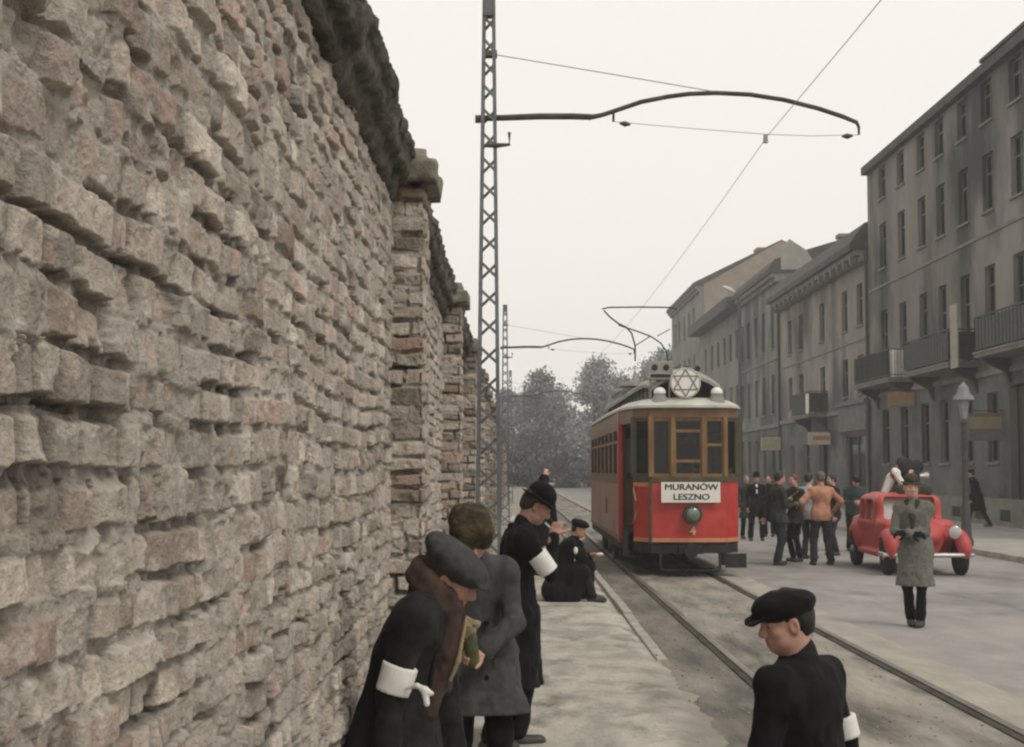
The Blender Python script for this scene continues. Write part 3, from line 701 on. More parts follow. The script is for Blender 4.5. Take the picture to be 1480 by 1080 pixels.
# ------------------------------------------------------------------ lattice poles carrying the tram wire
m_lat = mat('grey_lattice_steel', (0.10, 0.105, 0.115), (0.155, 0.16, 0.17), 0.65, 5, c3=(.13, .09, .06), scale3=4, lo3=.55, hi3=.7)
m_arm = mat('dark_arm_steel', (0.045, 0.035, 0.032), (0.09, 0.07, 0.062), 0.7, 5)
m_por = mat('insulator', (.05, .035, .03), (.08, .06, .05), .4, 5)
m_wire = mat('wire', (.30, .28, .255), None, .6)
def lattice_pole(label, Y, pxc, wire_x, wire_z):
    """pole > chords, lattice, arm, stay wire, insulators"""
    x = (pxc - 740) * Y / F
    t = thing('lattice_pole', label, 'tram wire pole', (x, Y, 0.06), group='lattice poles carrying the tram wire')
    H = 6.92; wb, wt = .262, .10
    w = lambda z: wb + (wt - wb) * z / H
    for sx in (-1, 1):
        for sy in (-1, 1):
            c = MB(); L = .034
            a0 = (sx * w(0) / 2, sy * w(0) / 2, 0); a1 = (sx * w(H) / 2, sy * w(H) / 2, H)
            # angle iron: two thin legs
            c.bar((a0[0], a0[1], 0), (a1[0], a1[1], H), .040, .010, (0, 1, 0)); c.bar((a0[0] - sx * .0, a0[1] - sy * .02, 0), (a1[0], a1[1] - sy * .02, H), .010, .036, (0, 1, 0))
            c.build('chord', m_lat, t)
    z = .12; k = 0
    while z < H - .30:
        st = w(z) * .62 + .06
        z2 = z + st
        for sy in (-1, 1):
            p, q = (-sy, sy) if k >= 0 else (-1, 1)
            p, q = -p, -q
            MB().bar((p * w(z2) / 2, sy * w(z) / 2, z2), (q * w(z) / 2, sy * w(z2) / 2, z), .030, .008, (0, 1, 0)).build('brace', m_lat, t)
            if k % 2 == 0: MB().bar((sy * w(z) / 2, p * w(z2) / 2, z2), (sy * w(z2) / 2, q * w(z) / 2, z), .030, .008, (1, 0, 0)).build('side_brace', m_lat, t)
        z = z2 + .10 + .05 * w(z) / wb; k += 1
    MB().box(-wt / 2 - .02, wt / 2 + .02, -wt / 2 - .02, wt / 2 + .02, H - .2, H + .02).build('cap', m_lat, t)
    MB().box(-.2, .2, -.2, .2, -.06, .12).build('footing', m_kerb, t, bevel=.02)
    s1 = 134.0
    A = lambda px_, py_: ((px_ - 706) / s1, 0.0, (680 - py_) / s1 * .986 + 1.74)
    ar = MB()
    ar.tube([A(686, 158), A(700, 158)], .045, 8)
    ar.tube([A(695, 157), A(730, 156), A(780, 154), A(830, 154), A(857, 155)], [.034, .034, .036, .036, .034], 8)
    ar.tube([A(857, 155), A(872, 152), A(890, 146), A(930, 132), A(970, 124), A(1000, 120), A(1040, 118.5), A(1090, 121), A(1140, 129), A(1190, 142), A(1225, 154), A(1246, 163), A(1249, 170), A(1249, 182)], [.03] + [.026] * 10 + [.024, .018, .012], 8)
    a = ar.build('arm', m_arm, t, smooth=True)
    MB().tube([A(889, 147), A(889, 162)], .016, 6).build('hanger', m_por, a)
    for c_ in ((898, 906, 914, 164, 166), (1224, 1232, 1240, 184, 183)): MB().tube([A(c_[0], c_[3]), A(c_[1], (c_[3] + c_[4]) / 2 + .4), A(c_[2], c_[4])], [.012, .033, .012], 8).build('insulator', m_por, a)
    sp = MB(); pts = [A(890, 162), A(1000, 172), A(1112, 181), A(1180, 183.5), A(1249, 182)]; sp.tube(pts, .004, 5); sp.tube([A(1112, 181), A(1112, 194)], [.022, .030], 8); sp.build('span_wire', m_wire, a)
    MB().tube([A(712, 60), A(880, 89), A(1040, 117)], .0062, 5).build('stay_wire', m_wire, t)
    cl = MB(); cl.box(-.05, .09, -.06, .06, A(0, 60)[2] - .03, A(0, 60)[2] + .03); cl.build('clamp', m_arm, t)
    br = MB(); zb = A(0, 200)[2]; br.tube([(-.04, -.07, zb), (.09, -.07, zb - .0), (.235, -.07, zb + .01)], [.022, .03, .014], 6); br.tube([(.22, -.07, zb), (.225, -.07, zb + .05), (.225, -.07, zb + .145)], [.008, .008, .02], 6); br.build('side_insulator', m_por, t)
    return t
lattice_pole('nearest and tallest grey lattice pole, beside the wall, its dark arm arching over the tracks', 15.7, 706, 0, 0)
lattice_pole('second lattice pole farther along the wall, seen just right of the nearest one', 45.5, 730, 0, 0)
lattice_pole('far thin lattice pole, third along the wall', 75.5, 737.5, 0, 0)
# contact wire, hung from arm to arm
WZ = at(1112, 195, 15.7)
cw = MB(); pts = []
sup = [-15, 15.7, 45.5, 75.5, 105, 135, 165]
for a, b in zip(sup[:-1], sup[1:]):
    for k in range(8):
        u = k / 8; pts.append((WZ.x - .02 * (a + (b - a) * u) / 30, a + (b - a) * u, WZ.z - .35 * 4 * u * (1 - u) * .5))
cw.tube(pts, .0042, 5)
tag(cw.build('contact_wire', m_wire), 'thin overhead tram wire running above the rails to the horizon', 'wire', kind='thing')

# ------------------------------------------------------------------ trees at the end of the street, a low house, a shrub over the wall
m_bark = mat('bark', (.06, .056, .056), (.10, .095, .095), .95, 3)
m_leafs = [mat('leaf_grey_%s' % k, a, b, .9, 1.3) for k, a, b in (('green', (.15, .151, .152), (.215, .214, .218)), ('hazed', (.19, .187, .196), (.28, .274, .286)), ('dark', (.10, .102, .104), (.155, .154, .158)))]  # leaf colours lightened towards blue-grey, painting distance haze into the crowns
def tree(name, label, x, y, h, r, seed, m, cone=0.0, n=8500, size=.21, base=.10, group='trees closing the end of the street'):
    R_ = random.Random(seed)
    t = thing(name, label, 'tree', (x, y, -0.02), R_.random() * 6.28, group)
    tk = MB(); lean = (R_.uniform(-.3, .3), R_.uniform(-.3, .3))
    top = h * .8
    pts = [(lean[0] * (k / 5) ** 2 * 2, lean[1] * (k / 5) ** 2 * 2, top * k / 5) for k in range(6)]
    tk.tube(pts, [.05 * h * .5 * (1 - .16 * k) * .8 for k in range(6)], 8)
    cl = []
    for k in range(16):
        z = h * (base + (.95 - base) * (k + .5) / 16); a = R_.random() * 6.28
        rr = r * (math.sin(math.pi * min(1, ((z / h) - base * .7) / (1 - base * .7)) ** .75) * (1 - cone) + cone * (1 - z / h) * 1.25) * R_.uniform(.65, 1.1)
        f = z / top; bx, by = lean[0] * f * f * 2, lean[1] * f * f * 2
        e = (bx + math.cos(a) * rr * .8, by + math.sin(a) * rr * .8, z + rr * .22)
        tk.tube([(bx, by, z - rr * .35), ((bx + e[0]) / 2, (by + e[1]) / 2, z), e], [.012 * h, .007 * h, .002 * h], 5)
        for q in range(5):
            cl.append((bx + math.cos(a + R_.uniform(-.7, .7)) * rr * R_.uniform(.35, 1.), by + math.sin(a + R_.uniform(-.7, .7)) * rr * R_.uniform(.35, 1.), z + R_.uniform(-.12, .2) * rr, R_.uniform(.5, 1.1)))
    tk.build('trunk', m_bark, t, smooth=True)
    G = np.random.default_rng(seed)
    C = np.array(cl); w = C[:, 3] / C[:, 3].sum(); pk = G.choice(len(C), size=n, p=w)
    cr = r * .30
    P = C[pk, :3] + G.normal(size=(n, 3)) * np.array([cr, cr, cr * .75]) * .52
    P[:, 2] = np.maximum(P[:, 2], h * base * .5)
    nr = G.normal(size=(n, 3)); nr /= np.linalg.norm(nr, axis=1, keepdims=True)
    a = np.cross(nr, G.normal(size=(n, 3))); a /= np.linalg.norm(a, axis=1, keepdims=True); b = np.cross(nr, a)
    s = (size * G.uniform(.5, 1.25, size=(n, 1)))
    V = np.stack([P - a * s, P - b * s * .6, P + a * s, P + b * s * .6], 1).reshape(-1, 3)
    mesh_obj('crown', V, np.arange(n * 4).reshape(-1, 4), m, t)
    return t
TR = [(-.5, 158, 10.5, 3.6, 1, 0), (2.4, 150, 12.2, 3.8, 0, .5), (5.4, 166, 11.4, 5.2, 1, 0), (8.6, 148, 12.4, 4.2, 1, 0), (10.6, 172, 15.4, 4.4, 0, .45), (14.2, 158, 14.2, 4.4, 1, .2), (18.2, 168, 16.2, 4.2, 0, .6), (22.6, 160, 14.6, 4.6, 2, 0), (27, 170, 15, 5, 1, 0), (-4, 170, 10, 4.2, 2, 0), (3.0, 175, 11.0, 5.0, 2, 0), (12.5, 178, 13.5, 5.0, 2, 0), (31.5, 178, 14, 5, 0, 0)]
KN = {0: ('conifer_tree', 'grey-green pointed tree'), 1: ('broadleaf_tree', 'pale dusty broad-crowned tree'), 2: ('broadleaf_tree', 'dark dense tree')}
WH = ['low one nearest the wall line', 'with a narrow tip, rising above the bowler hat', 'in the middle of the gap between pole and tram', 'rounded, closing the road beside the tram', 'tallest tip left of the tram roof', 'behind the far low house roof', 'its tip just left of the current collector', 'hidden mostly by the tram', 'right of the tram at the row end', 'far left behind the wall', 'deep in the back of the gap', 'deep behind the tallest tip', 'at the far right behind the last house']
for i, (x, y, h, r, k, c) in enumerate(TR):
    tree(KN[k][0], KN[k][1] + ', ' + WH[i], x, y, h, r, 50 + i, m_leafs[k], c)
for i, (x, y) in enumerate(((-2.5, 146), (1.5, 157), (5.5, 150), (9.5, 158), (13.5, 150))):
    tree('bush', 'low dark bush under the street-end trees, ' + ('first from the wall', 'second from the wall', 'in the middle of the row', 'fourth from the wall', 'last, hidden by the tram')[i], x, y, 4.2, 2.9, 300 + i, m_leafs[2], 0, 1600, .30, .05, 'low bushes under the street-end trees')
tree('wall_shrub', 'small pale green shrub hanging over the far end of the wall', -.95, 62, 4.6, 1.1, 91, mat('shrub_leaf', (.16, .18, .12), (.26, .28, .2), .9, 3), 0, 1200, .10, .5, None)
# low house beyond the tram
hs = thing('low_house', 'low grey house with a sloping dark roof behind the tram roof, among the trees', 'building', (9.6, 128, -.02))
mb = MB(); mb.box(9.6, 15.2, 128, 136, -.02, 8.6); mb.build('wall', m_pl4, hs, world=True)
MB().prism([(9.2, 127.5, 8.6), (15.2, 127.5, 11.2), (15.2, 127.5, 8.6)], (0, 9, 0)).build('roof', m_roof, hs, world=True)
# ------------------------------------------------------------------ implicit-surface modelling for bodies, clothes and rounded car panels
BIG = 0.6
class SDF:
    """a list of shapes blended into one continuous surface"""
    def __init__(s): s.p = []; s.cuts = []; s.fold = []
    def cap(s, a, b, ra, rb=None, k=.03, op='u'):
        s.p.append(('cap', np.array(a, float), np.array(b, float), ra, ra if rb is None else rb, k, op)); return s
    def ell(s, c, r, R=None, k=.03, op='u'):
        s.p.append(('ell', np.array(c, float), np.array(r, float), np.eye(3) if R is None else np.array(R, float), 0, k, op)); return s
    def rbox(s, c, h, rad, R=None, k=.02, op='u'):
        s.p.append(('box', np.array(c, float), np.array(h, float), np.eye(3) if R is None else np.array(R, float), rad, k, op)); return s
    def chain(s, pts, rs, k=.03):
        for i in range(len(pts) - 1): s.cap(pts[i], pts[i + 1], rs[i], rs[i + 1], k)
        return s
    def bounds(s):
        lo = np.full(3, 1e9); hi = -lo
        for q in s.p:
            if q[-1] == 's': continue
            a, b = s._bb(q); lo = np.minimum(lo, a); hi = np.maximum(hi, b)
        return lo, hi
    def _bb(s, q):
        if q[0] == 'cap':
            r = max(q[3], q[4]); return np.minimum(q[1], q[2]) - r, np.maximum(q[1], q[2]) + r
        e = np.abs(q[3]) @ (q[2] + (q[4] if q[0] == 'box' else 0)); return q[1] - e, q[1] + e
    def mesh(s, h, lo=None, hi=None):
        a, b = s.bounds()
        lo = a if lo is None else np.maximum(a, lo); hi = b if hi is None else np.minimum(b, hi)
        lo = lo - 3 * h - .015; hi = hi + 3 * h + .015
        ax = [np.arange(lo[i], hi[i] + h, h) for i in range(3)]
        N = [len(x) for x in ax]
        D = np.full(N, BIG, dtype=np.float32)
        for q in s.p:
            k = q[5]; m = k + 3 * h + .01
            a, b = s._bb(q); sl = []
            for i in range(3):
                i0 = int(np.searchsorted(ax[i], a[i] - m)); i1 = int(np.searchsorted(ax[i], b[i] + m)); sl.append(slice(max(i0 - 1, 0), min(i1 + 1, N[i])))
            if any(t.stop - t.start < 1 for t in sl): continue
            X, Y, Z = np.meshgrid(ax[0][sl[0]], ax[1][sl[1]], ax[2][sl[2]], indexing='ij')
            P = np.stack([X, Y, Z], -1)
            if q[0] == 'cap':
                ab = q[2] - q[1]; L = ab @ ab + 1e-12
                t = np.clip(((P - q[1]) @ ab) / L, 0, 1)
                d = np.linalg.norm(P - q[1] - t[..., None] * ab, axis=-1) - (q[3] + (q[4] - q[3]) * t)
            else:
                L = (P - q[1]) @ q[3]
                if q[0] == 'ell':
                    k0 = np.linalg.norm(L / q[2], axis=-1); k1 = np.linalg.norm(L / (q[2] ** 2), axis=-1) + 1e-9
                    d = k0 * (k0 - 1) / k1
                    d = np.where(k0 < .2, -min(q[2]) * .8, d)
                else:
                    g = np.abs(L) - q[2]
                    d = np.linalg.norm(np.maximum(g, 0), axis=-1) + np.minimum(g.max(-1), 0) - q[4]
            cur = D[tuple(sl)]
            if q[6] == 'u':
                hh = np.maximum(k - np.abs(cur - d), 0) / max(k, 1e-6); D[tuple(sl)] = np.minimum(cur, d) - hh * hh * k / 4
            else:
                d = -d; hh = np.maximum(k - np.abs(cur - d), 0) / max(k, 1e-6); D[tuple(sl)] = np.maximum(cur, d) + hh * hh * k / 4
        if s.fold:
            idx = np.nonzero(np.abs(D) < .05)
            x, y, z = ax[0][idx[0]], ax[1][idx[1]], ax[2][idx[2]]
            for (amp, fx, fy, fz, sd) in s.fold:
                n_ = n3(x * fx + 50, y * fy + 50, z * fz + 50, abs(sd))
                D[idx] -= amp * (n_ if sd > 0 else 1 - 2.6 * np.minimum(np.abs(n_), .5))      # ridged: creases
        if s.cuts:
            X, Y, Z = np.meshgrid(*ax, indexing='ij')
            for (pt, nrm) in s.cuts:      # keep the side the normal points away from
                pt = np.array(pt, float); nrm = np.array(nrm, float); nrm /= np.linalg.norm(nrm)
                D = np.maximum(D, (X - pt[0]) * nrm[0] + (Y - pt[1]) * nrm[1] + (Z - pt[2]) * nrm[2])
        return surf_nets(D, ax, h)
def surf_nets(D, ax, h):
    # close the border
    D[0], D[-1], D[:, 0], D[:, -1], D[:, :, 0], D[:, :, -1] = BIG, BIG, BIG, BIG, BIG, BIG
    S = D < 0
    nx, ny, nz = D.shape
    c = np.zeros((nx - 1, ny - 1, nz - 1), dtype=np.int8)
    for i in (0, 1):
        for j in (0, 1):
            for k in (0, 1): c += S[i:nx - 1 + i, j:ny - 1 + j, k:nz - 1 + k]
    act = (c > 0) & (c < 8)
    I = np.argwhere(act)
    if not len(I): return np.zeros((0, 3)), np.zeros((0, 4), int)
    idx = np.full(act.shape, -1, dtype=np.int64); idx[act] = np.arange(len(I))
    acc = np.zeros((len(I), 3)); cnt = np.zeros(len(I))
    cor = [(i, j, k) for i in (0, 1) for j in (0, 1) for k in (0, 1)]
    val = {q: D[I[:, 0] + q[0], I[:, 1] + q[1], I[:, 2] + q[2]].astype(float) for q in cor}
    for a in cor:
        for ax_ in range(3):
            if a[ax_] == 1: continue
            b = list(a); b[ax_] = 1; b = tuple(b)
            va, vb = val[a], val[b]; m = (va < 0) != (vb < 0)
            t = np.where(m, va / np.where(np.abs(va - vb) < 1e-9, 1, va - vb), 0)
            p = np.tile(np.array(a, float), (len(I), 1)); p[:, ax_] += t
            acc += p * m[:, None]; cnt += m
    P = I + acc / cnt[:, None]
    V = np.stack([ax[i][0] + P[:, i] * h for i in range(3)], -1)
    Q = []
    for a in range(3):
        sl0 = [slice(1, None)] * 3; sl0[a] = slice(0, None)
        s0 = S[tuple(slice(1, n - 1) if i != a else slice(0, n - 1) for i, n in enumerate(S.shape))]
        s1 = S[tuple(slice(1, n - 1) if i != a else slice(1, n) for i, n in enumerate(S.shape))]
        E = np.argwhere(s0 != s1)
        if not len(E): continue
        fl = s0[tuple(E.T)]
        u, v = (a + 1) % 3, (a + 2) % 3
        E = E.copy(); E[:, u] += 1; E[:, v] += 1
        def cell(du, dv):
            q = E.copy(); q[:, u] -= du; q[:, v] -= dv; return idx[tuple(q.T)]
        q = np.stack([cell(1, 1), cell(0, 1), cell(0, 0), cell(1, 0)], -1)
        q[~fl] = q[~fl][:, ::-1]
        Q.append(q)
    return V, np.concatenate(Q)
def join_meshes(L):
    V = []; Q = []; b = 0
    for v, q in L:
        if len(v): V.append(v); Q.append(q + b); b += len(v)
    return np.concatenate(V), np.concatenate(Q)
def rotm(yaw=0, pitch=0, roll=0):
    """columns: right, forward, up. yaw turns left, pitch nods down, roll tilts to the right"""
    M = Matrix.Rotation(yaw, 3, 'Z') @ Matrix.Rotation(-pitch, 3, 'X') @ Matrix.Rotation(roll, 3, 'Y')
    return np.array(M)

# ------------------------------------------------------------------ cloth, skin, hair
def cloth(name, c, v=.35, scale=14, **kw):
    a = tuple(x * (1 - v) for x in c); b = tuple(min(x * (1 + v), .9) for x in c)
    return mat(name, a, b, 0.95, scale, 6, bump=.25, bscale=160, spec=.12, sheen=.03, **kw)
m_skin = mat('skin', (.93, .92, .91), (1.06, 1.05, 1.04), .55, 30, attr=True, spec=.35)
m_hair = mat('dark_hair', (.025, .02, .017), (.055, .043, .035), .65, 40, stretch=(1, 1, .3))
m_fair = mat('greying_hair', (.09, .085, .075), (.15, .14, .12), .75, 40, stretch=(1, 1, .3))
m_white = cloth('white_cloth', (.70, .69, .65), .08)
m_shoe = mat('worn_leather', (.028, .025, .022), (.055, .048, .042), .5, 12)
SKIN = np.array([.42, .245, .185])

# ------------------------------------------------------------------ people
def ik(a, c, l1, l2, pole):
    a = np.array(a, float); c = np.array(c, float); pole = np.array(pole, float)
    d = c - a; L = np.linalg.norm(d); L2 = min(L, (l1 + l2) * .995); u = d / L; c = a + u * L2
    x = (l1 * l1 - l2 * l2 + L2 * L2) / (2 * L2); hgt = math.sqrt(max(l1 * l1 - x * x, 1e-6))
    n = pole - u * (pole @ u); n /= np.linalg.norm(n) + 1e-9
    return a + u * x + n * hgt, c
class Pose:
    def __init__(s, H=1.72, lean=0, head=(0, 0, 0), lh=None, rh=None, lf=(-.10, 0), rf=(.10, 0), pz=None, side=0, hunch=0, lpole=(-.5, -1, -.4), rpole=(.5, -1, -.4),
                 shrug=0, la=None, ra=None, lknee=(-.1, 1, 0), rknee=(.1, 1, 0), poff=0.0, lfd=0.0, rfd=0.0, hdrop=0.0, wide=1.0):
        s.H = H; l = math.radians(lean); sd = math.radians(side)
        s.P = np.array([0, poff, (pz if pz is not None else .525 * H)])
        up = np.array([math.sin(sd), math.sin(l) * math.cos(sd), math.cos(l) * math.cos(sd)])
        l2 = math.radians(lean + hunch); up2 = np.array([math.sin(sd), math.sin(l2) * math.cos(sd), math.cos(l2) * math.cos(sd)])
        s.up = up; s.up2 = up2
        s.fw = np.array([0, math.cos(l2), -math.sin(l2)])
        s.waist = s.P + up * .085 * H; s.chest = s.waist + (up + up2) / 2 * .125 * H
        s.shc = s.chest + up2 * .075 * H; s.nb = s.chest + up2 * .105 * H
        w = .108 * H * wide
        s.S = [s.shc + np.array([-w, 0, 0]) + up2 * shrug, s.shc + np.array([w, 0, 0]) + up2 * shrug]
        hy, hp, hr = [math.radians(q) for q in head]
        s.R = rotm(hy, hp + l2 * .0, hr)
        neckdir = up2 * .45 + s.R[:, 2] * .55; neckdir /= np.linalg.norm(neckdir)
        s.nt = s.nb + neckdir * (.052 * H - hdrop)
        s.hs = .232 * (H / 1.75) ** .55 / .232
        s.hc = s.nt + s.R[:, 2] * .085 * s.hs + s.R[:, 1] * .020
        ua, fa = .172 * H, .150 * H
        s.E = [None, None]; s.Wr = [None, None]
        for i, (tg, pole, sx) in enumerate(((lh, lpole, -1), (rh, rpole, 1))):
            if tg is None: tg = s.S[i] + np.array([sx * .045, .05, -(ua + fa) * .97])
            s.E[i], s.Wr[i] = ik(s.S[i], tg, ua, fa, pole)
        s.Hp = [s.P + np.array([-.052 * H, 0, -.01]), s.P + np.array([.052 * H, 0, -.01])]
        s.A = []; s.K = []; s.fd = (math.radians(lfd), math.radians(rfd))
        for i, (f, z, kp) in enumerate(((lf, la, lknee), (rf, ra, rknee))):
            an = np.array([f[0], f[1] - .03, (.05 * H if z is None else z)])
            k, an = ik(s.Hp[i], an, .245 * H, .235 * H, kp); s.K.append(k); s.A.append(an)
def head_sdf(p, old=False):
    q = SDF(); R = p.R; c = p.hc; f = p.hs
    T = lambda v: c + R @ (np.array(v, float) * f)
    E = lambda v, r, k=.02, op='u', R2=None: q.ell(T(v), np.array(r) * f, R if R2 is None else R @ R2, k * f, op)
    E((0, -.012, .036), (.076, .094, .083))
    E((0, .024, -.030), (.060, .064, .082), .03)
    E((0, .050, -.082), (.036, .032, .026), .03)                       # chin
    for s in (-1, 1):
        E((s * .042, .020, -.060), (.020, .040, .026), .03)            # jaw
        E((s * .040, .058, -.018), (.022, .022, .020), .02)            # cheekbone
        E((s * .030, .091, .010), (.017, .014, .011), .012, 's')       # eye socket
        E((s * .031, .071, .007), (.0135, .0135, .0125), .004)         # eyeball
        E((s * .076, -.004, -.006), (.011, .020, .033), .010, 'u', np.array(Matrix.Rotation(s * .25, 3, 'Z')))   # ear
        E((s * .084, .002, -.003), (.007, .010, .018), .006, 's')
        q.cap(T((s * .012, .083, .026)), T((s * .044, .074, .025)), .009 * f, .007 * f, .012)                 # brow
        E((s * .011, .093, -.028), (.0085, .010, .008), .008)          # nostril wing
    q.cap(T((0, .082, .018)), T((0, .105, -.020)), .0085 * f, .0125 * f, .014)
    E((0, .080, -.052), (.026, .014, .008), .010); E((0, .078, -.066), (.022, .013, .008), .010)
    E((0, .094, -.0585), (.024, .008, .0022), .004, 's')               # mouth
    q.cap(p.nb - p.up2 * .05, p.nt + p.R[:, 2] * .03, .062 * f, .056 * f, .03)
    return q
def skin_colour(p, V, tone=1.0, lips=True):
    L = ((V - p.hc) @ p.R) / p.hs
    C = np.tile(SKIN * tone, (len(V), 1))
    def blend(m, col): C[:] = C * (1 - m[:, None]) + np.array(col) * m[:, None]
    ck = np.exp(-(((np.abs(L[:, 0]) - .04) / .022) ** 2 + ((L[:, 1] - .07) / .04) ** 2 + ((L[:, 2] + .025) / .025) ** 2)); blend(ck * .35, (.46, .19, .14))
    ear = np.exp(-(((np.abs(L[:, 0]) - .08) / .012) ** 2 + ((L[:, 1]) / .03) ** 2 + ((L[:, 2]) / .04) ** 2)); blend(ear * .4, (.45, .19, .14))
    if lips:
        m = np.exp(-((L[:, 0] / .024) ** 4 + ((L[:, 2] + .059) / .013) ** 4)) * (L[:, 1] > .07); blend(m * .6, (.36, .13, .11))
    for s in (-1, 1):
        d = np.sqrt((L[:, 0] - s * .031) ** 2 + (L[:, 2] - .007) ** 2)
        blend(((d < .0125) & (L[:, 1] > .076) & (np.abs(L[:, 2] - .007) < .006)) * .9, (.30, .25, .22)); blend(((d < .0065) & (L[:, 1] > .076)) * 1., (.02, .015, .012))
        b = np.exp(-(((L[:, 0] - s * .030) / .018) ** 4 + ((L[:, 2] - .028) / .006) ** 2)) * (L[:, 1] > .06); blend(b * .7, (.04, .03, .025))
    return C
def hand_sdf(wr, dr, nrm, side, curl=.5, f=1.0, spread=.12, thumb=.5):
    """palm, four unequal fingers and a thumb; dr points along the hand, nrm out of the back of the hand"""
    q = SDF(); wr = np.array(wr, float); dr = np.array(dr, float); dr /= np.linalg.norm(dr)
    nrm = np.array(nrm, float); nrm -= dr * (nrm @ dr); nrm /= np.linalg.norm(nrm); x = np.cross(dr, nrm) * side
    R = np.stack([x, dr, nrm], 1)
    q.cap(wr - dr * .05, wr + dr * .01, .027 * f, .025 * f, .02)
    q.rbox(wr + dr * .052 * f, np.array([.030, .036, .006]) * f, .009 * f, R, .02)
    for i, (ox, ln) in enumerate(((-.030, .072), (-.010, .082), (.010, .078), (.029, .060))):
        b = wr + dr * (.090 - (.006 if i == 3 else 0)) * f + x * ox * f
        d = dr + x * ox * spread * 8; d /= np.linalg.norm(d); cu = curl * (1 + .12 * i); a = 0
        for sg, fr in ((0, .46), (1, .30), (2, .24)):
            a += cu * (.75, 1.0, .7)[sg]; dd = d * math.cos(a) - nrm * math.sin(a); e = b + dd * ln * fr * f
            q.cap(b, e, (.0098 - .0009 * sg) * f, (.0090 - .0010 * sg) * f, .004); b = e
    b = wr + dr * .022 * f - x * .026 * f - nrm * .004
    for sg, ln in ((0, .040), (1, .030), (2, .024)):
        d = dr * (.62 + .12 * sg) - x * (.72 - .30 * sg * thumb) - nrm * (.25 + .35 * sg * thumb); d /= np.linalg.norm(d)
        e = b + d * ln * f; q.cap(b, e, (.0135 - .0015 * sg) * f, (.012 - .0015 * sg) * f, .006); b = e
    return q
def body_mesh(name, p, parent, vox=.006, hvox=None, tone=1.0, hands=((.35, None, None), (.35, None, None)), legs=True):
    """one continuous mesh: head, neck, trunk, limbs, hands"""
    Hh = p.H / 1.75; L = []
    L.append(head_sdf(p).mesh(vox))
    t = SDF()                                             # trunk and limbs under the clothes
    t.ell(p.chest, (.13 * Hh, .085 * Hh, .17 * Hh), None, .05); t.ell(p.waist, (.12 * Hh, .08 * Hh, .12 * Hh), None, .05); t.ell(p.P, (.13 * Hh, .09 * Hh, .10 * Hh), None, .05)
    t.cap(p.chest, p.nb, .06, .05, .04); t.cap(p.nb, p.nt, .048, .046, .03)
    for i in (0, 1):
        t.cap(p.chest, p.S[i], .05, .045, .04); t.cap(p.S[i], p.E[i], .042 * Hh, .034 * Hh, .02); t.cap(p.E[i], p.Wr[i], .034 * Hh, .024 * Hh, .02)
        t.cap(p.Hp[i], p.K[i], .066 * Hh, .046 * Hh, .03); t.cap(p.K[i], p.A[i], .044 * Hh, .033 * Hh, .02)
        fdir = np.array([-math.sin(p.fd[i]), math.cos(p.fd[i]), 0]); t.cap(p.A[i] - (0, 0, .02), p.A[i] + fdir * .12 - (0, 0, p.A[i][2] * .6), .03, .022, .02)
    L.append(t.mesh(max(.016, vox * 2.4)))
    for i in (0, 1):
        cu, dr, nr = hands[i]
        if cu is None: continue
        d = p.Wr[i] - p.E[i] if dr is None else np.array(dr, float)
        if nr is None: nr = np.array([-1 if i == 0 else 1, 0.15, 0.1])
        L.append(hand_sdf(p.Wr[i], d, nr, (-1 if i == 1 else 1), cu, Hh).mesh(hvox or max(.0035, vox * .6)))
    V, Q = join_meshes(L)
    return mesh_obj('body', V, Q, m_skin, parent, True, col=skin_colour(p, V, tone))
def sdf_obj(name, q, m, parent, vox, **kw):
    V, Q = q.mesh(vox, **kw)
    return mesh_obj(name, V, Q, m, parent, True)
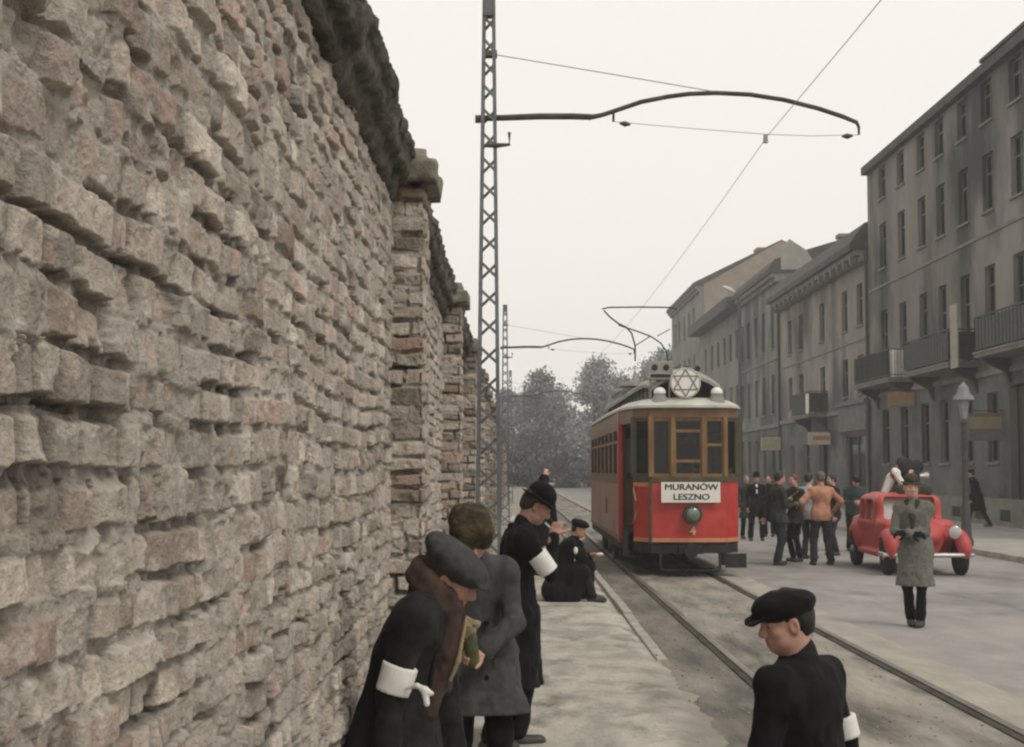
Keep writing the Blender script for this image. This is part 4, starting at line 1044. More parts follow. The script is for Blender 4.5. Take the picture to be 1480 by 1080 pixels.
def coat_sdf(p, hem, flare=.05, th=1.0, collar=True, sleeve=True, fold=.010, slim=1.0, short=False):
    q = SDF(); Hh = p.H / 1.75 * slim
    fwR = np.stack([np.array([1, 0, 0]), p.fw, p.up2], 1)
    q.ell(p.chest + p.up2 * .01, (.175 * Hh * th, .128 * Hh * th, .20 * Hh), fwR, .06)
    q.ell(p.waist, (.158 * Hh * th, .122 * Hh * th, .17 * Hh), None, .07)
    q.ell(p.P, (.175 * Hh * th, .135 * Hh * th, .16 * Hh), None, .08)
    q.cap(p.S[0] - p.up2 * .012, p.S[1] - p.up2 * .012, .054 * Hh, None, .05); q.cap(p.S[0] * .9 + p.S[1] * .1 - p.up2 * .06, p.S[1] * .9 + p.S[0] * .1 - p.up2 * .06, .080 * Hh, None, .06)
    q.cap(p.nb - p.up2 * .03, p.S[0], .062 * Hh, .056 * Hh, .05); q.cap(p.nb - p.up2 * .03, p.S[1], .062 * Hh, .056 * Hh, .05)
    if hem < p.P[2] - .12:
        n = 3
        for i in (0, 1):
            sx = -1 if i == 0 else 1
            kx = p.K[i][0] * .55 + sx * .03; ky = p.P[1] + (p.K[i][1] - p.P[1]) * .75
            b = np.array([kx, ky, hem - .02]); b[0] += sx * flare * .5
            q.cap(p.P + np.array([sx * .055, .01, -.03]), b, .118 * Hh * th, (.128 + flare) * Hh * th, .09)
        q.cap(p.P + np.array([0, -.02, -.05]), np.array([0, p.P[1] - .02 + (p.K[0][1] + p.K[1][1] - 2 * p.P[1]) * .3, hem - .02]), .12 * Hh * th, (.13 + flare) * Hh, .09)
    if sleeve:
        for i in (0, 1):
            q.cap(p.S[i] - p.up2 * .012, p.E[i], .060 * Hh, .053 * Hh, .03); d = p.Wr[i] - p.E[i]
            q.cap(p.E[i], p.E[i] + d * .93, .052 * Hh, .044 * Hh, .02)
    if collar:
        q.cap(p.nb - p.up2 * .025, p.nb + p.up2 * .030 + p.R[:, 1] * .004, .082 * Hh, .070 * Hh, .02)
    q.fold = [(fold, 7, 7, 5, 3), (fold * .75, 15, 15, 8, 5), (fold * .35, 34, 34, 22, 8), (fold * .38, 10, 10, 5.5, -9), (fold * .20, 22, 22, 15, -10)]
    q.cuts = [((0, 0, hem), (0, 0, -1))]
    return q
def front_seam(q, p, hem, w=.006):
    """the overlap down the coat front and the split of its skirt"""
    f = p.fw * .13; a = p.chest + f + p.up2 * .02; b = p.P + np.array([.015, .145, -.05]); c = np.array([.03, b[1] + .02, hem - .05])
    q.cap(a, b, w, w, .006, 's'); q.cap(b, c, w, w * 3.5, .008, 's')
def lapels(p, m, parent, vox, L=.24, w=.06, spread=.075):
    q = SDF(); up = p.up2; f = p.fw
    base = p.nb - up * .02
    for s in (-1, 1):
        x = np.array([s, 0, 0])
        a = base + x * spread + f * .062; b = p.chest + f * .128 - up * (L - .16) + x * .012; d = (b - a) / np.linalg.norm(b - a)
        n = f - d * (f @ d); n /= np.linalg.norm(n); sidev = np.cross(d, n)
        q.rbox((a + b) / 2 + n * .002 + sidev * s * .0, (w * .45, np.linalg.norm(b - a) / 2, .002), .005, np.stack([sidev, d, n], 1), .01)
        q.cap(base - f * .07 + up * .02, base + x * spread + up * .025, .02, .018, .02)
    return sdf_obj('lapels', q, m, parent, vox)
def trouser_sdf(p, r=1.0, fold=.008, to=.045):
    q = SDF(); Hh = p.H / 1.75 * r
    q.ell(p.P + (0, 0, .0), (.155 * Hh, .115 * Hh, .13 * Hh), None, .05)
    for i in (0, 1):
        e = p.K[i] + (p.A[i] - p.K[i]) * .97
        q.cap(p.Hp[i], p.K[i], .092 * Hh, .068 * Hh, .03); q.cap(p.K[i], e, .066 * Hh, .060 * Hh, .03)
    q.fold = [(fold, 8, 8, 12, 13), (fold * .6, 18, 18, 14, 15)]
    return q
def shoes_obj(p, parent, vox=.008, m=None):
    for i in (0, 1):
        q = SDF(); f = np.array([-math.sin(p.fd[i]), math.cos(p.fd[i]), 0]); a = p.A[i]; z0 = a[2] - .05 * p.H
        r = np.array([f[1], -f[0], 0])
        q.cap(a - (0, 0, .02), (a[0], a[1], z0 + .055), .045, .045, .03)
        q.cap(np.array([a[0], a[1], z0 + .04]) - f * .035, np.array([a[0], a[1], z0 + .036]) + f * .13, .040, .036, .03)
        q.cap(np.array([a[0], a[1], z0 + .03]) + f * .05, np.array([a[0], a[1], z0 + .036]) + f * .15, .045, .038, .02)
        q.cuts = [((0, 0, z0 + .004), (0, 0, -1))]
        sdf_obj('shoe', q, m or m_shoe, parent, vox)
def HT(p): return lambda v: p.hc + p.R @ (np.array(v, float) * p.hs)
def hair_obj(p, parent, vox, m=None, cut=0.0, back=-.07, size=1.0):
    q = SDF(); T = HT(p)
    q.ell(T((0, -.020, .040)), np.array([.083, .096, .088]) * p.hs * size, p.R, .02); q.ell(T((0, -.055, -.015)), np.array([.068, .055, .065]) * p.hs * size, p.R, .03)
    q.fold = [(.004, 40, 40, 18, 2), (.002, 90, 90, 40, 3)]
    q.cuts = [(T((0, .052, .048)), p.R @ np.array([0, .85, -.5])), (T((0, 0, back)), p.R @ np.array([0, 0, -1])), (T((0, .03, 0)), p.R @ np.array([0, .92, -.35]))]
    return sdf_obj('hair', q, m or m_hair, parent, vox)
def flat_cap(p, m, parent, vox, peak=1.0, name='flat_cap', puff=1.0, tip=0.0):
    q = SDF(); T = HT(p); f = p.hs
    R2 = p.R @ np.array(Matrix.Rotation(-math.radians(8 + tip), 3, 'X'))
    q.ell(T((0, -.012, .070)), np.array([.097 * puff, .118 * puff, .052]) * f, R2, .02)
    q.ell(T((0, -.015, .052)), np.array([.086, .104, .045]) * f, R2, .03)
    q.ell(T((0, .055, .062)), np.array([.072, .055, .030]) * f, R2, .03)
    # peak
    q.ell(T((0, .108, .043)), np.array([.068, .042 * peak, .0075]) * f, p.R @ np.array(Matrix.Rotation(-math.radians(20), 3, 'X')), .012)
    q.fold = [(.004, 16, 16, 22, 21), (.002, 45, 45, 45, 22)]
    q.cuts = [(T((0, -.02, .012)), p.R @ np.array([0, -.12, -1]))]
    return sdf_obj(name, q, m, parent, vox)
def round_hat(p, m, parent, vox, brim=.14, crown=.105, name='hat', z=.045, cr=.088, flat=False):
    T = HT(p); f = p.hs
    q = SDF()
    q.ell(T((0, -.01, z + .045)), np.array([cr, cr * 1.12, crown]) * f, p.R, .02)
    if flat: q.rbox(T((0, -.01, z + .05)), np.array([.062, .075, .052]) * f, .03 * f, p.R, .02)
    q.cuts = [(T((0, 0, z)), p.R @ np.array([0, 0, -1]))]
    V, Q = q.mesh(vox)
    b = SDF(); b.ell(T((0, -.008, z + .004)), np.array([brim, brim * 1.12, .009]) * f, p.R, .01); b.ell(T((0, -.01, z + .012)), np.array([cr + .006, cr * 1.12 + .006, .018]) * f, p.R, .01)
    for s in (-1, 1): b.cap(T((s * (brim - .012), -.07, z + .012)), T((s * (brim - .012), .06, z + .012)), .010 * f, .010 * f, .012)
    V2, Q2 = b.mesh(vox)
    o = mesh_obj(name, np.concatenate([V, V2]), np.concatenate([Q, Q2 + len(V)]), m, parent, True); return o
def armband(p, i, t0, t1, parent, vox, seg='upper', r=.068, m=None):
    a, b = (p.S[i], p.E[i]) if seg == 'upper' else (p.E[i], p.Wr[i]); Hh = p.H / 1.75
    q = SDF(); A = a + (b - a) * t0; B = a + (b - a) * t1; d = (b - a) / np.linalg.norm(b - a)
    q.cap(A - d * .03, B + d * .03, (r + .0) * Hh, (r - .004) * Hh, .01)
    q.fold = [(.004, 12, 12, 12, 31)]
    q.cuts = [(A, -d), (B, d)]
    return sdf_obj('armband', q, m or m_white, parent, vox)
# ------------------------------------------------------------------ the tram
def text_mesh(name, s, size, m, parent, loc, rot, ex=.004, bold=.0):
    c = bpy.data.curves.new(name, 'FONT'); c.body = s; c.size = size; c.align_x = 'CENTER'; c.align_y = 'CENTER'; c.extrude = ex; c.offset = max(bold, 0)
    o = bpy.data.objects.new('tmp', c); COL.objects.link(o)
    bpy.context.view_layer.update()
    me = bpy.data.meshes.new_from_object(o.evaluated_get(bpy.context.evaluated_depsgraph_get()))
    bpy.data.objects.remove(o); me.materials.clear(); me.materials.append(m)
    if bold < 0:      # heavier strokes: a second copy of the letters a little to the side
        import bmesh
        bm = bmesh.new(); bm.from_mesh(me); g = bmesh.ops.duplicate(bm, geom=bm.verts[:] + bm.edges[:] + bm.faces[:])
        for v in g['geom']:
            if isinstance(v, bmesh.types.BMVert): v.co.x -= bold; v.co.y -= bold * .4; v.co.z += .0004
        bm.to_mesh(me); bm.free()
    r = bpy.data.objects.new(name, me); COL.objects.link(r); r.parent = parent; r.location = loc; r.rotation_euler = rot
    return r
m_red = mat('tram_red', (.37, .030, .024), (.48, .046, .034), .36, 2.5, bump=.06, bscale=9, c3=(.30, .06, .04), scale3=4, lo3=.6, hi3=.8, spec=.45)
m_redd = mat('dull_red_brown', (.15, .045, .03), (.22, .07, .045), .5, 4)
m_side = mat('faded_tram_side', (.28, .14, .11), (.35, .20, .16), .42, 1.8, c3=(.17, .09, .06), scale3=.9, lo3=.5, hi3=.7, spec=.4)
m_sided = mat('varnished_wood', (.13, .075, .042), (.19, .115, .065), .45, 2.5, stretch=(1, 5, 1))
m_stripe = mat('tan_stripe', (.48, .19, .10), (.55, .24, .13), .45, 4)
m_wood = mat('ochre_wood_frame', (.155, .085, .034), (.235, .135, .058), .5, 6, stretch=(1, 1, .3))
m_dwood = mat('dark_olive_frame', (.055, .052, .03), (.09, .08, .045), .5, 6)
m_roofw = mat('pale_tram_roof', (.40, .39, .345), (.52, .505, .45), .7, 3, c3=(.28, .27, .23), scale3=2, lo3=.52, hi3=.75)
m_roofg = mat('grey_tram_roof', (.22, .215, .19), (.31, .30, .265), .75, 3)
m_under = mat('black_underframe', (.012, .012, .013), (.03, .028, .027), .7, 6)
m_enam = mat('white_sign_paint', (.66, .64, .58), (.74, .72, .66), .5, 4, c3=(.5, .48, .42), scale3=8, lo3=.6, hi3=.8)
m_ink = mat('black_sign_paint', (.018, .018, .018), (.03, .03, .03), .6, 8)
m_lampw = mat('white_lamp_glass', (.62, .62, .58), (.72, .72, .68), .2, 4)
m_tg = mat('tram_glass', (.015, .016, .017), None, .06, spec=.5, tr=.55)
m_grn = mat('dark_green_paint', (.022, .034, .024), (.04, .055, .038), .4, 6)
TX, TY = 3.0, 24.7
tram = thing('tram', 'old red single-deck tram with a white destination board and a round star emblem on its roof', 'tram', (TX, TY, 0))
tram['label'] = 'old red single-deck tram with a white destination board and round star emblem'
L_END = 12.6
HW = 1.06
PL = [(-1.06, 1.75), (-.90, .46), (-.64, .09), (0, .03), (.64, .09), (.90, .46), (1.06, 1.75)]
def wallseg(mb, a, b, z0, z1, t=.045, off=0.0):
    """upright panel from plan point a to b, thickness inwards"""
    a = Vector((*a, 0)); b = Vector((*b, 0)); d = (b - a).normalized(); n = Vector((d.y, -d.x, 0))      # outwards (towards the street in front)
    p = [a + n * off, b + n * off, b - n * (t - off), a - n * (t - off)]
    mb.add([(q.x, q.y, z) for z in (z0, z1) for q in p], [(3, 2, 1, 0), (4, 5, 6, 7), (0, 1, 5, 4), (1, 2, 6, 5), (2, 3, 7, 6), (3, 0, 4, 7)])
# apron panels of the front
for nm, segs, m in (('front_apron', [(2, 3), (3, 4)], m_red), ('side_apron', [(1, 2)], m_red), ('side_apron', [(4, 5)], m_red)):
    mb = MB()
    for i, j in segs: wallseg(mb, PL[i], PL[j], .585, 1.60)
    mb.build(nm, m, tram)
mb = MB()
for i in range(1, 5): wallseg(mb, PL[i], PL[i + 1], .585, .655, .02, .010)
mb.build('tan_stripe', m_stripe, tram)
mb = MB(); wallseg(mb, PL[1], PL[2], 1.525, 1.598, .02, .010); mb.build('tan_stripe', m_stripe, tram)
mb = MB()
for i in range(1, 5): wallseg(mb, PL[i], PL[i + 1], 1.60, 1.69, .06, .018)
mb.build('window_belt', m_dwood, tram)
mb = MB(); mb.tube([(PL[2][0] - .01, PL[2][1] - .015, .56), (PL[2][0] - .01, PL[2][1] - .015, 1.64)], .028, 8); mb.build('corner_moulding', m_dwood, tram)
mb = MB(); mb.tube([(-.905, .42, 1.50), (-.90, .36, 1.42), (-.875, .33, 1.28), (-.87, .32, 1.08), (-.90, .34, .95), (-.92, .42, .90)], .018, 8); mb.build('grab_rail', mat('brass', (.30, .19, .11), (.38, .25, .15), .4, 6, metal=.4), tram, smooth=True)
# window zone: posts, head, panes
posts = [(-.90, .46), (-.64, .09), (-.265, .055), (.265, .055), (.64, .09), (.90, .46)]
for k, q in enumerate(posts):
    w = .036 if k in (1, 2, 3, 4) else .045
    MB().box(q[0] - w, q[0] + w, q[1] - .03, q[1] + .05, 1.69, 2.72).build('window_post', m_wood if k not in (0, 5) else m_dwood, tram, bevel=.008)
mb = MB()
for i in range(1, 5): wallseg(mb, PL[i], PL[i + 1], 2.70, 2.88, .06, .012)
wallseg(mb, PL[0], PL[1], 2.62, 2.88, .06, .012); wallseg(mb, PL[5], PL[6], 2.62, 2.88, .06, .012)
mb.build('window_head', m_sided, tram)
for k in range(5):
    a, b = posts[k], posts[k + 1]
    fr = MB(); 
    wallseg(fr, a, b, 1.69, 1.745, .03, -.012); wallseg(fr, a, b, 2.645, 2.70, .03, -.012)
    d = Vector((b[0] - a[0], b[1] - a[1])).normalized()
    for q, sg in ((a, 1), (b, -1)):
        e0 = (q[0] + d.x * .030 * sg, q[1] + d.y * .030 * sg); e1 = (q[0] + d.x * .062 * sg, q[1] + d.y * .062 * sg)
        if sg < 0: e0, e1 = e1, e0
        wallseg(fr, e0, e1, 1.745, 2.645, .03, -.012)
    for zb in {2: (2.47, 1.96), 3: (2.235,), 1: ()}.get(k, ()): wallseg(fr, a, b, zb - .024, zb + .024, .03, -.010)
    f = fr.build('front_window', m_wood if k in (1, 2, 3) else m_dwood, tram)
    pa = MB(); wallseg(pa, a, b, 1.72, 2.68, .006, -.024); pa.build('pane', m_tg, f)
# body sides
NW = 7; y0, y1 = 1.75, L_END - 1.6
for sx in (-1, 1):
    X = sx * HW
    MB().box(min(X, X - sx * .05), max(X, X - sx * .05), y0, y1, .54, 1.58).build('side_panel', m_side, tram)
    MB().box(min(X + sx * .012, X - sx * .05), max(X + sx * .012, X - sx * .05), y0 + .1, y1, .54, .62).build('side_stripe', m_stripe if sx > 0 else m_sided, tram)
    MB().box(min(X + sx * .018, X - sx * .06), max(X + sx * .018, X - sx * .06), y0, y1, 1.58, 1.68).build('side_belt', m_sided, tram)
    MB().box(min(X + sx * .008, X - sx * .06), max(X + sx * .008, X - sx * .06), y0, y1, 2.58, 2.88).build('side_head', m_sided, tram)
    MB().box(min(X + sx * .014, X - sx * .07), max(X + sx * .014, X - sx * .07), y0 - .09, y0 + .09, .5, 2.88).build('corner_post', m_red, tram, bevel=.01)
    st = (y1 - y0 - .2) / NW
    for k in range(NW):
        a = y0 + .1 + k * st; b = a + st
        f = MB(); xa, xb = sorted((X + sx * .004, X - sx * .05))
        f.box(xa, xb, a, a + .075, 1.68, 2.58); f.box(xa, xb, b - .075, b, 1.68, 2.58); f.box(xa, xb, a + .075, b - .075, 1.68, 1.74); f.box(xa, xb, a + .075, b - .075, 2.30, 2.35); f.box(xa, xb, a + .075, b - .075, 2.53, 2.58)
        fo = f.build('side_window', m_sided, tram)
        p = MB(); p.box(X - sx * .028 - .003, X - sx * .028 + .003, a + .07, b - .07, 1.73, 2.55); p.build('pane', m_tg, fo)
mb = MB(); mb.lathe([(.17, 0), (.17, .012)], (-HW - .002, 5.2, 1.10), (-1, 0, 0), 20); mb.build('oval_emblem', m_redd, tram)
# rear end closed with a rounded platform
R_ = [(1.06, y1), (.90, L_END - .3), (.6, L_END), (-.6, L_END), (-.90, L_END - .3), (-1.06, y1)]
mb = MB()
for i in range(5): wallseg(mb, R_[i], R_[i + 1], .56, 1.68); wallseg(mb, R_[i], R_[i + 1], 2.6, 2.88); 
mb.build('rear_apron', m_redd, tram)
mb = MB()
for i in range(5): wallseg(mb, R_[i], R_[i + 1], 1.68, 2.6, .02, -.02)
mb.build('rear_window', m_tg, tram)
# platform doorway, right platform side
mb = MB(); wallseg(mb, (.905, .50), (1.05, 1.72), .56, 2.62); mb.build('right_door', m_redd, tram)
# floor, bulkhead, steps
outl = PL + R_
mb = MB(); mb.prism([(x * .97, y * .995 + .04, .72) for x, y in outl], (0, 0, .06)); mb.build('floor', m_under, tram)
mb = MB(); 
for a, b in ((-1.0, -.42), (.42, 1.0)): mb.box(a, b, 1.78, 1.83, .78, 1.65); mb.box(a, a + .08, 1.78, 1.83, 1.65, 2.85); mb.box(b - .08, b, 1.78, 1.83, 1.65, 2.85)
mb.box(-1.0, 1.0, 1.781, 1.829, 2.6, 2.86); mb.build('bulkhead', m_sided, tram)
mb = MB(); mb.box(-1.02, -.80, .62, 1.62, .30, .34); mb.box(-1.0, -.97, .62, 1.62, .34, .72); mb.box(-.80, -.77, .62, 1.62, .34, .72); mb.build('step', m_under, tram)
MB().box(-.80, -.77, .50, 1.66, .78, 1.55).build('inner_apron', m_redd, tram)
for k in range(10):
    for sx in (-1, 1): mb = MB(); mb.box(sx * .95 - (.40 if sx > 0 else 0), sx * .95 + (.40 if sx < 0 else 0), 2.4 + k * .82, 2.85 + k * .82, 1.10, 1.16); mb.box(sx * .95 - (.40 if sx > 0 else 0), sx * .95 + (.40 if sx < 0 else 0), 2.82 + k * .82, 2.87 + k * .82, 1.16, 1.75); mb.build('bench', m_dwood, tram)
cpl = MB(); cpl.lathe([(.17, .78), (.16, 1.55), (.19, 1.58), (.19, 1.66), (.12, 1.70)], (.20, .55, 0), n=16); cpl.tube([(.20, .55, 1.72), (.05, .42, 1.76), (-.05, .40, 1.76)], .02, 8); cpl.build('controller', m_under, tram, smooth=True)
# roof: lower deck with a rounded front, clerestory, upper deck
out = [(x * 1.06, (y - 1.75) * 1.05 + 1.72) for x, y in PL] + [(x * 1.06, (y - y1) * 1.04 + y1) for x, y in R_]
# smooth outline
def smooth_closed(P, n=3):
    for _ in range(n):
        Q = []
        for i in range(len(P)):
            a, b = P[i], P[(i + 1) % len(P)]; Q += [(a[0] * .75 + b[0] * .25, a[1] * .75 + b[1] * .25), (a[0] * .25 + b[0] * .75, a[1] * .25 + b[1] * .75)]
        P = Q
    return P
so_ = smooth_closed(out, 2)
def scaled(P, fx, ysh): 
    return [(x * fx, min(max(y, 1.75 - (1.75 - y) * 1.0), L_END) if False else (y + ysh * (1 if y < 6 else -1))) for x, y in P]
rings = [(so_, 2.865), (so_, 2.905)] + [([(x * f, y + (sh if y < 6 else -sh) * (1 if (y < 1.8 or y > y1 - .1) else 0)) for x, y in so_], z) for f, sh, z in ((.94, .08, 2.955), (.84, .22, 3.01), (.72, .40, 3.045), (.60, .55, 3.06), (.2, .75, 3.07))]
vs = []; fs = []; n = len(so_)
for P, z in rings: vs += [(x, y, z) for x, y in P]
for r in range(len(rings) - 1):
    for k in range(n): q = (k + 1) % n; fs.append((r * n + k, r * n + q, (r + 1) * n + q, (r + 1) * n + k))
fs += [tuple(range(n))[::-1], tuple((len(rings) - 1) * n + k for k in range(n))]
mb = MB(); mb.add(vs, fs); mb.build('roof', m_roofw, tram, smooth=True)
cy0, cy1 = .80, L_END - .9
mb = MB(); mb.box(-.56, .56, cy0, cy1, 3.03, 3.34); cl = mb.build('clerestory', m_under, tram)
for k in range(15):
    y = cy0 + k * (cy1 - cy0) / 14
    for sx in (-1, 1): MB().box(sx * .575 - .02, sx * .575 + .02, y - .04, y + .04, 3.04, 3.36).build('clerestory_post', m_roofg, cl)
mb = MB()      # upper deck: shallow arch, drooping at the front end
na, ny_ = 13, 14; vs = []; fs = []
ysq = [cy0 - .42, cy0 - .38, cy0 - .25, cy0 - .05, cy0 + .3, cy0 + 1.0] + list(np.linspace(cy0 + 2, cy1 + .2, ny_ - 6))
for j, y in enumerate(ysq):
    e = min(1, max(0, (y - (cy0 - .45)) / .9)); w = .60 + .10 * e; dz = -.10 * (1 - e) ** 2
    for k in range(na):
        a = -1 + 2 * k / (na - 1); vs.append((a * w, y, 3.325 + .29 * (1 - abs(a) ** 2.2) * (.75 + .25 * e) + dz))
    for k in range(na):
        a = 1 - 2 * k / (na - 1); vs.append((a * (w - .02), y, 3.27 + .29 * (1 - abs(a) ** 2.2) * (.75 + .25 * e) + dz))
m2 = 2 * na
for j in range(len(ysq) - 1):
    for k in range(m2): q = (k + 1) % m2; fs.append((j * m2 + k, j * m2 + q, (j + 1) * m2 + q, (j + 1) * m2 + k))
fs += [tuple(range(m2)), tuple((len(ysq) - 1) * m2 + k for k in range(m2))[::-1]]
mb.add(vs, fs); mb.build('upper_roof', m_roofg, tram, smooth=True)
# route-number box with two lamps and a slot
mb = MB(); mb.box(-.66, -.22, .30, .52, 3.36, 3.68); nb_ = mb.build('roof_box', m_roofg, tram, bevel=.015)
for x in (-.54, -.34): MB().lathe([(.052, 0), (.052, .02), (.03, .035)], (x, .302, 3.575), (0, -1, 0), 14).build('marker_lamp', m_under, nb_)
MB().box(-.61, -.27, .292, .299, 3.40, 3.455).build('slot', m_under, nb_)
for x in (-.6, -.28): MB().tube([(x, .4, 3.05), (x, .4, 3.37)], .015, 6).build('stay', m_roofg, nb_)
for x in (.02, .22): MB().lathe([(.05, 0), (.05, .03)], (x, .46, 3.56), (0, -1, 0), 12).build('roof_vent', m_under, tram)
# star emblem
em = MB(); em.lathe([(.255, 0), (.262, .008), (.262, .03), (.255, .036)], (-.03, .16, 3.295), (0, -1, 0), 40); e = em.build('star_emblem', m_enam, tram, smooth=True)
ring = MB(); ring.tube([(-.03 + .248 * math.cos(a), .121, 3.295 + .248 * math.sin(a)) for a in np.linspace(0, 2 * math.pi, 41)], .008, 6); ring.build('rim', m_roofg, e)
star = MB()
for s in (1, -1):
    tri = [(-.03 + .232 * math.cos(s * math.pi / 2 + k * 2 * math.pi / 3), .1215, 3.295 + .232 * math.sin(s * math.pi / 2 + k * 2 * math.pi / 3)) for k in range(3)]
    for k in range(3):
        v0, v1 = Vector(tri[k]), Vector(tri[(k + 1) % 3]); yy = .1215 - (.002 if s > 0 else 0)
        star.bar((v0.x, yy, v0.z), (v1.x, yy, v1.z), .026, .006, (0, 1, 0))
star.build('star', mat('star_line', (.17, .165, .15), (.22, .21, .19), .6, 8), e)
mb = MB(); mb.tube([(-.03, .20, 3.0), (-.03, .18, 3.1)], .02, 6); mb.tube([(-.03, .30, 3.03), (-.03, .19, 3.3)], .015, 6); mb.build('emblem_stay', m_roofg, e)
for x in (-.465, .515):
    mb = MB(); mb.lathe([(.15, 2.93), (.13, 3.02), (.095, 3.10), (.10, 3.12)], (x, .20, 0), n=20); l = mb.build('roof_lamp', m_roofg, tram, smooth=True)
    mb = MB(); mb.lathe([(.105, 3.115), (.105, 3.14), (.093, 3.18), (.062, 3.21), (.02, 3.225)], (x, .20, 0), n=20); mb.build('lamp_glass', m_lampw, l, smooth=True)
# destination board
bd = MB(); bd.box(-.475, .525, -.035, -.005, 1.255, 1.60); b = bd.build('destination_board', m_enam, tram, bevel=.004)
for s_, z, w in (('MURANÓW', 1.512, .118), ('LESZNO', 1.345, .118)):
    tm = text_mesh('lettering', s_, .165, m_ink, b, (.03, -.0375, z), (math.pi / 2, 0, 0), .0015, -.010); tm.scale = (1.02, .88, 1)
mb = MB(); mb.lathe([(.165, 0), (.165, .05), (.15, .10), (.155, .115), (.12, .12)], (.055, .0, 1.06), (0, -1, 0), 28); hl = mb.build('headlight', m_grn, tram, smooth=True)
mb = MB(); mb.lathe([(.118, .112), (.10, .13), (.06, .145), (.01, .15)], (.055, .0, 1.06), (0, -1, 0), 24); mb.build('lens', mat('lamp_lens', (.10, .13, .10), (.16, .19, .15), .12, 6, spec=.8), hl, smooth=True)
text_mesh('number', '4', .19, mat('cream_number', (.55, .40, .25), (.62, .46, .3), .5, 8), tram, (.06, -.006, .775), (math.pi / 2, 0, 0), .003, .006)
# underframe, lifeguard, wheels
mb = MB(); mb.prism([(x * .99, y * .98 + .03, .395) for x, y in outl], (0, 0, .18)); mb.build('underframe', m_under, tram)
mb = MB(); mb.box(-.2, .2, -.22, .02, .40, .52); mb.lathe([(.09, 0), (.12, .05), (.12, .09)], (0, -.2, .46), (0, -1, 0), 16); mb.build('coupling', m_under, tram, bevel=.01)
mb = MB(); mb.tube([(-.50, -.06, .42), (-.50, -.10, .16), (-.44, -.12, .12), (.44, -.12, .12), (.50, -.10, .16), (.50, -.06, .42)], .025, 8)
for k in range(9): mb.bar((-.44 + k * .11, -.10, .13), (-.44 + k * .11, .75, .10), .05, .02)
mb.build('lifeguard', m_under, tram)
mb = MB(); mb.box(.56, .90, .0, .42, .20, .26); mb.box(.56, .60, .0, .42, .26, .4); mb.box(.60, .96, -.02, .02, .16, .40); mb.build('side_step', m_under, tram)
for yy in (4.7, 8.0):
    for xx in (-.913, .472):
        mb = MB(); mb.lathe([(.10, -.10), (.10, -.05), (.38, -.03), (.41, -.045), (.42, .045), (.36, .05), (.33, .0), (.12, .02), (.10, .08)], (xx, yy, .45), (-1, 0, 0), 28); mb.build('wheel', mat('wheel_iron', (.05, .045, .04), (.1, .09, .08), .6, 5), tram, smooth=True)
mb = MB()
for xx in (-.80, .80): mb.box(xx - .04, xx + .04, 3.6, 9.1, .34, .44)
for yy in (4.7, 8.0):
    for xx in (-.88, .88): mb.box(xx - .09, xx + .09, yy - .16, yy + .16, .30, .56)
mb.box(-.7, .7, 5.3, 7.4, .22, .40); mb.build('truck_frame', m_under, tram)
# current collector
pz = 3.62; pg = MB()
pyc = 5.6
def P_(px_, py_, y_): 
    v = at(px_, py_, TY + y_); return (v.x - TX, y_, v.z)
pts = [P_(918, 522, pyc), P_(918, 500, pyc), P_(913, 482, pyc), P_(905, 473, pyc), P_(894, 468, pyc), P_(880, 457, pyc), P_(873, 449, pyc)]
pg.tube(pts, .017, 8); pts2 = [P_(894, 470, pyc), P_(918, 478, pyc + .1), P_(940, 486, pyc + .1), P_(955, 496, pyc + .1), P_(963, 508, pyc + .1), P_(966, 524, pyc + .1)]; pg.tube(pts2, .015, 8)
pg.tube([P_(918, 500, pyc), P_(940, 486, pyc)], .012, 6); pg.tube([P_(950, 486, pyc + .3), P_(968, 476, pyc + .5)], .01, 6)
pgo = pg.build('current_collector', m_under, tram, smooth=True)
bar_ = MB(); bar_.tube([P_(870, 447, pyc), P_(880, 444.5, pyc), P_(925, 444, pyc), P_(968, 444.5, pyc), P_(978, 447, pyc)], .016, 8); bar_.build('contact_bar', m_under, pgo, smooth=True)
bs = MB(); bs.box(-.75, .1, pyc - .3, pyc + .6, 3.55, 3.64); bs.lathe([(.1, 3.6), (.06, 3.75), (.03, 3.85)], (P_(918, 522, pyc)[0], pyc, 0), n=10); bs.lathe([(.1, 3.6), (.06, 3.75), (.03, 3.85)], (P_(966, 524, pyc)[0], pyc + .1, 0), n=10); bs.build('collector_base', m_roofg, pgo)

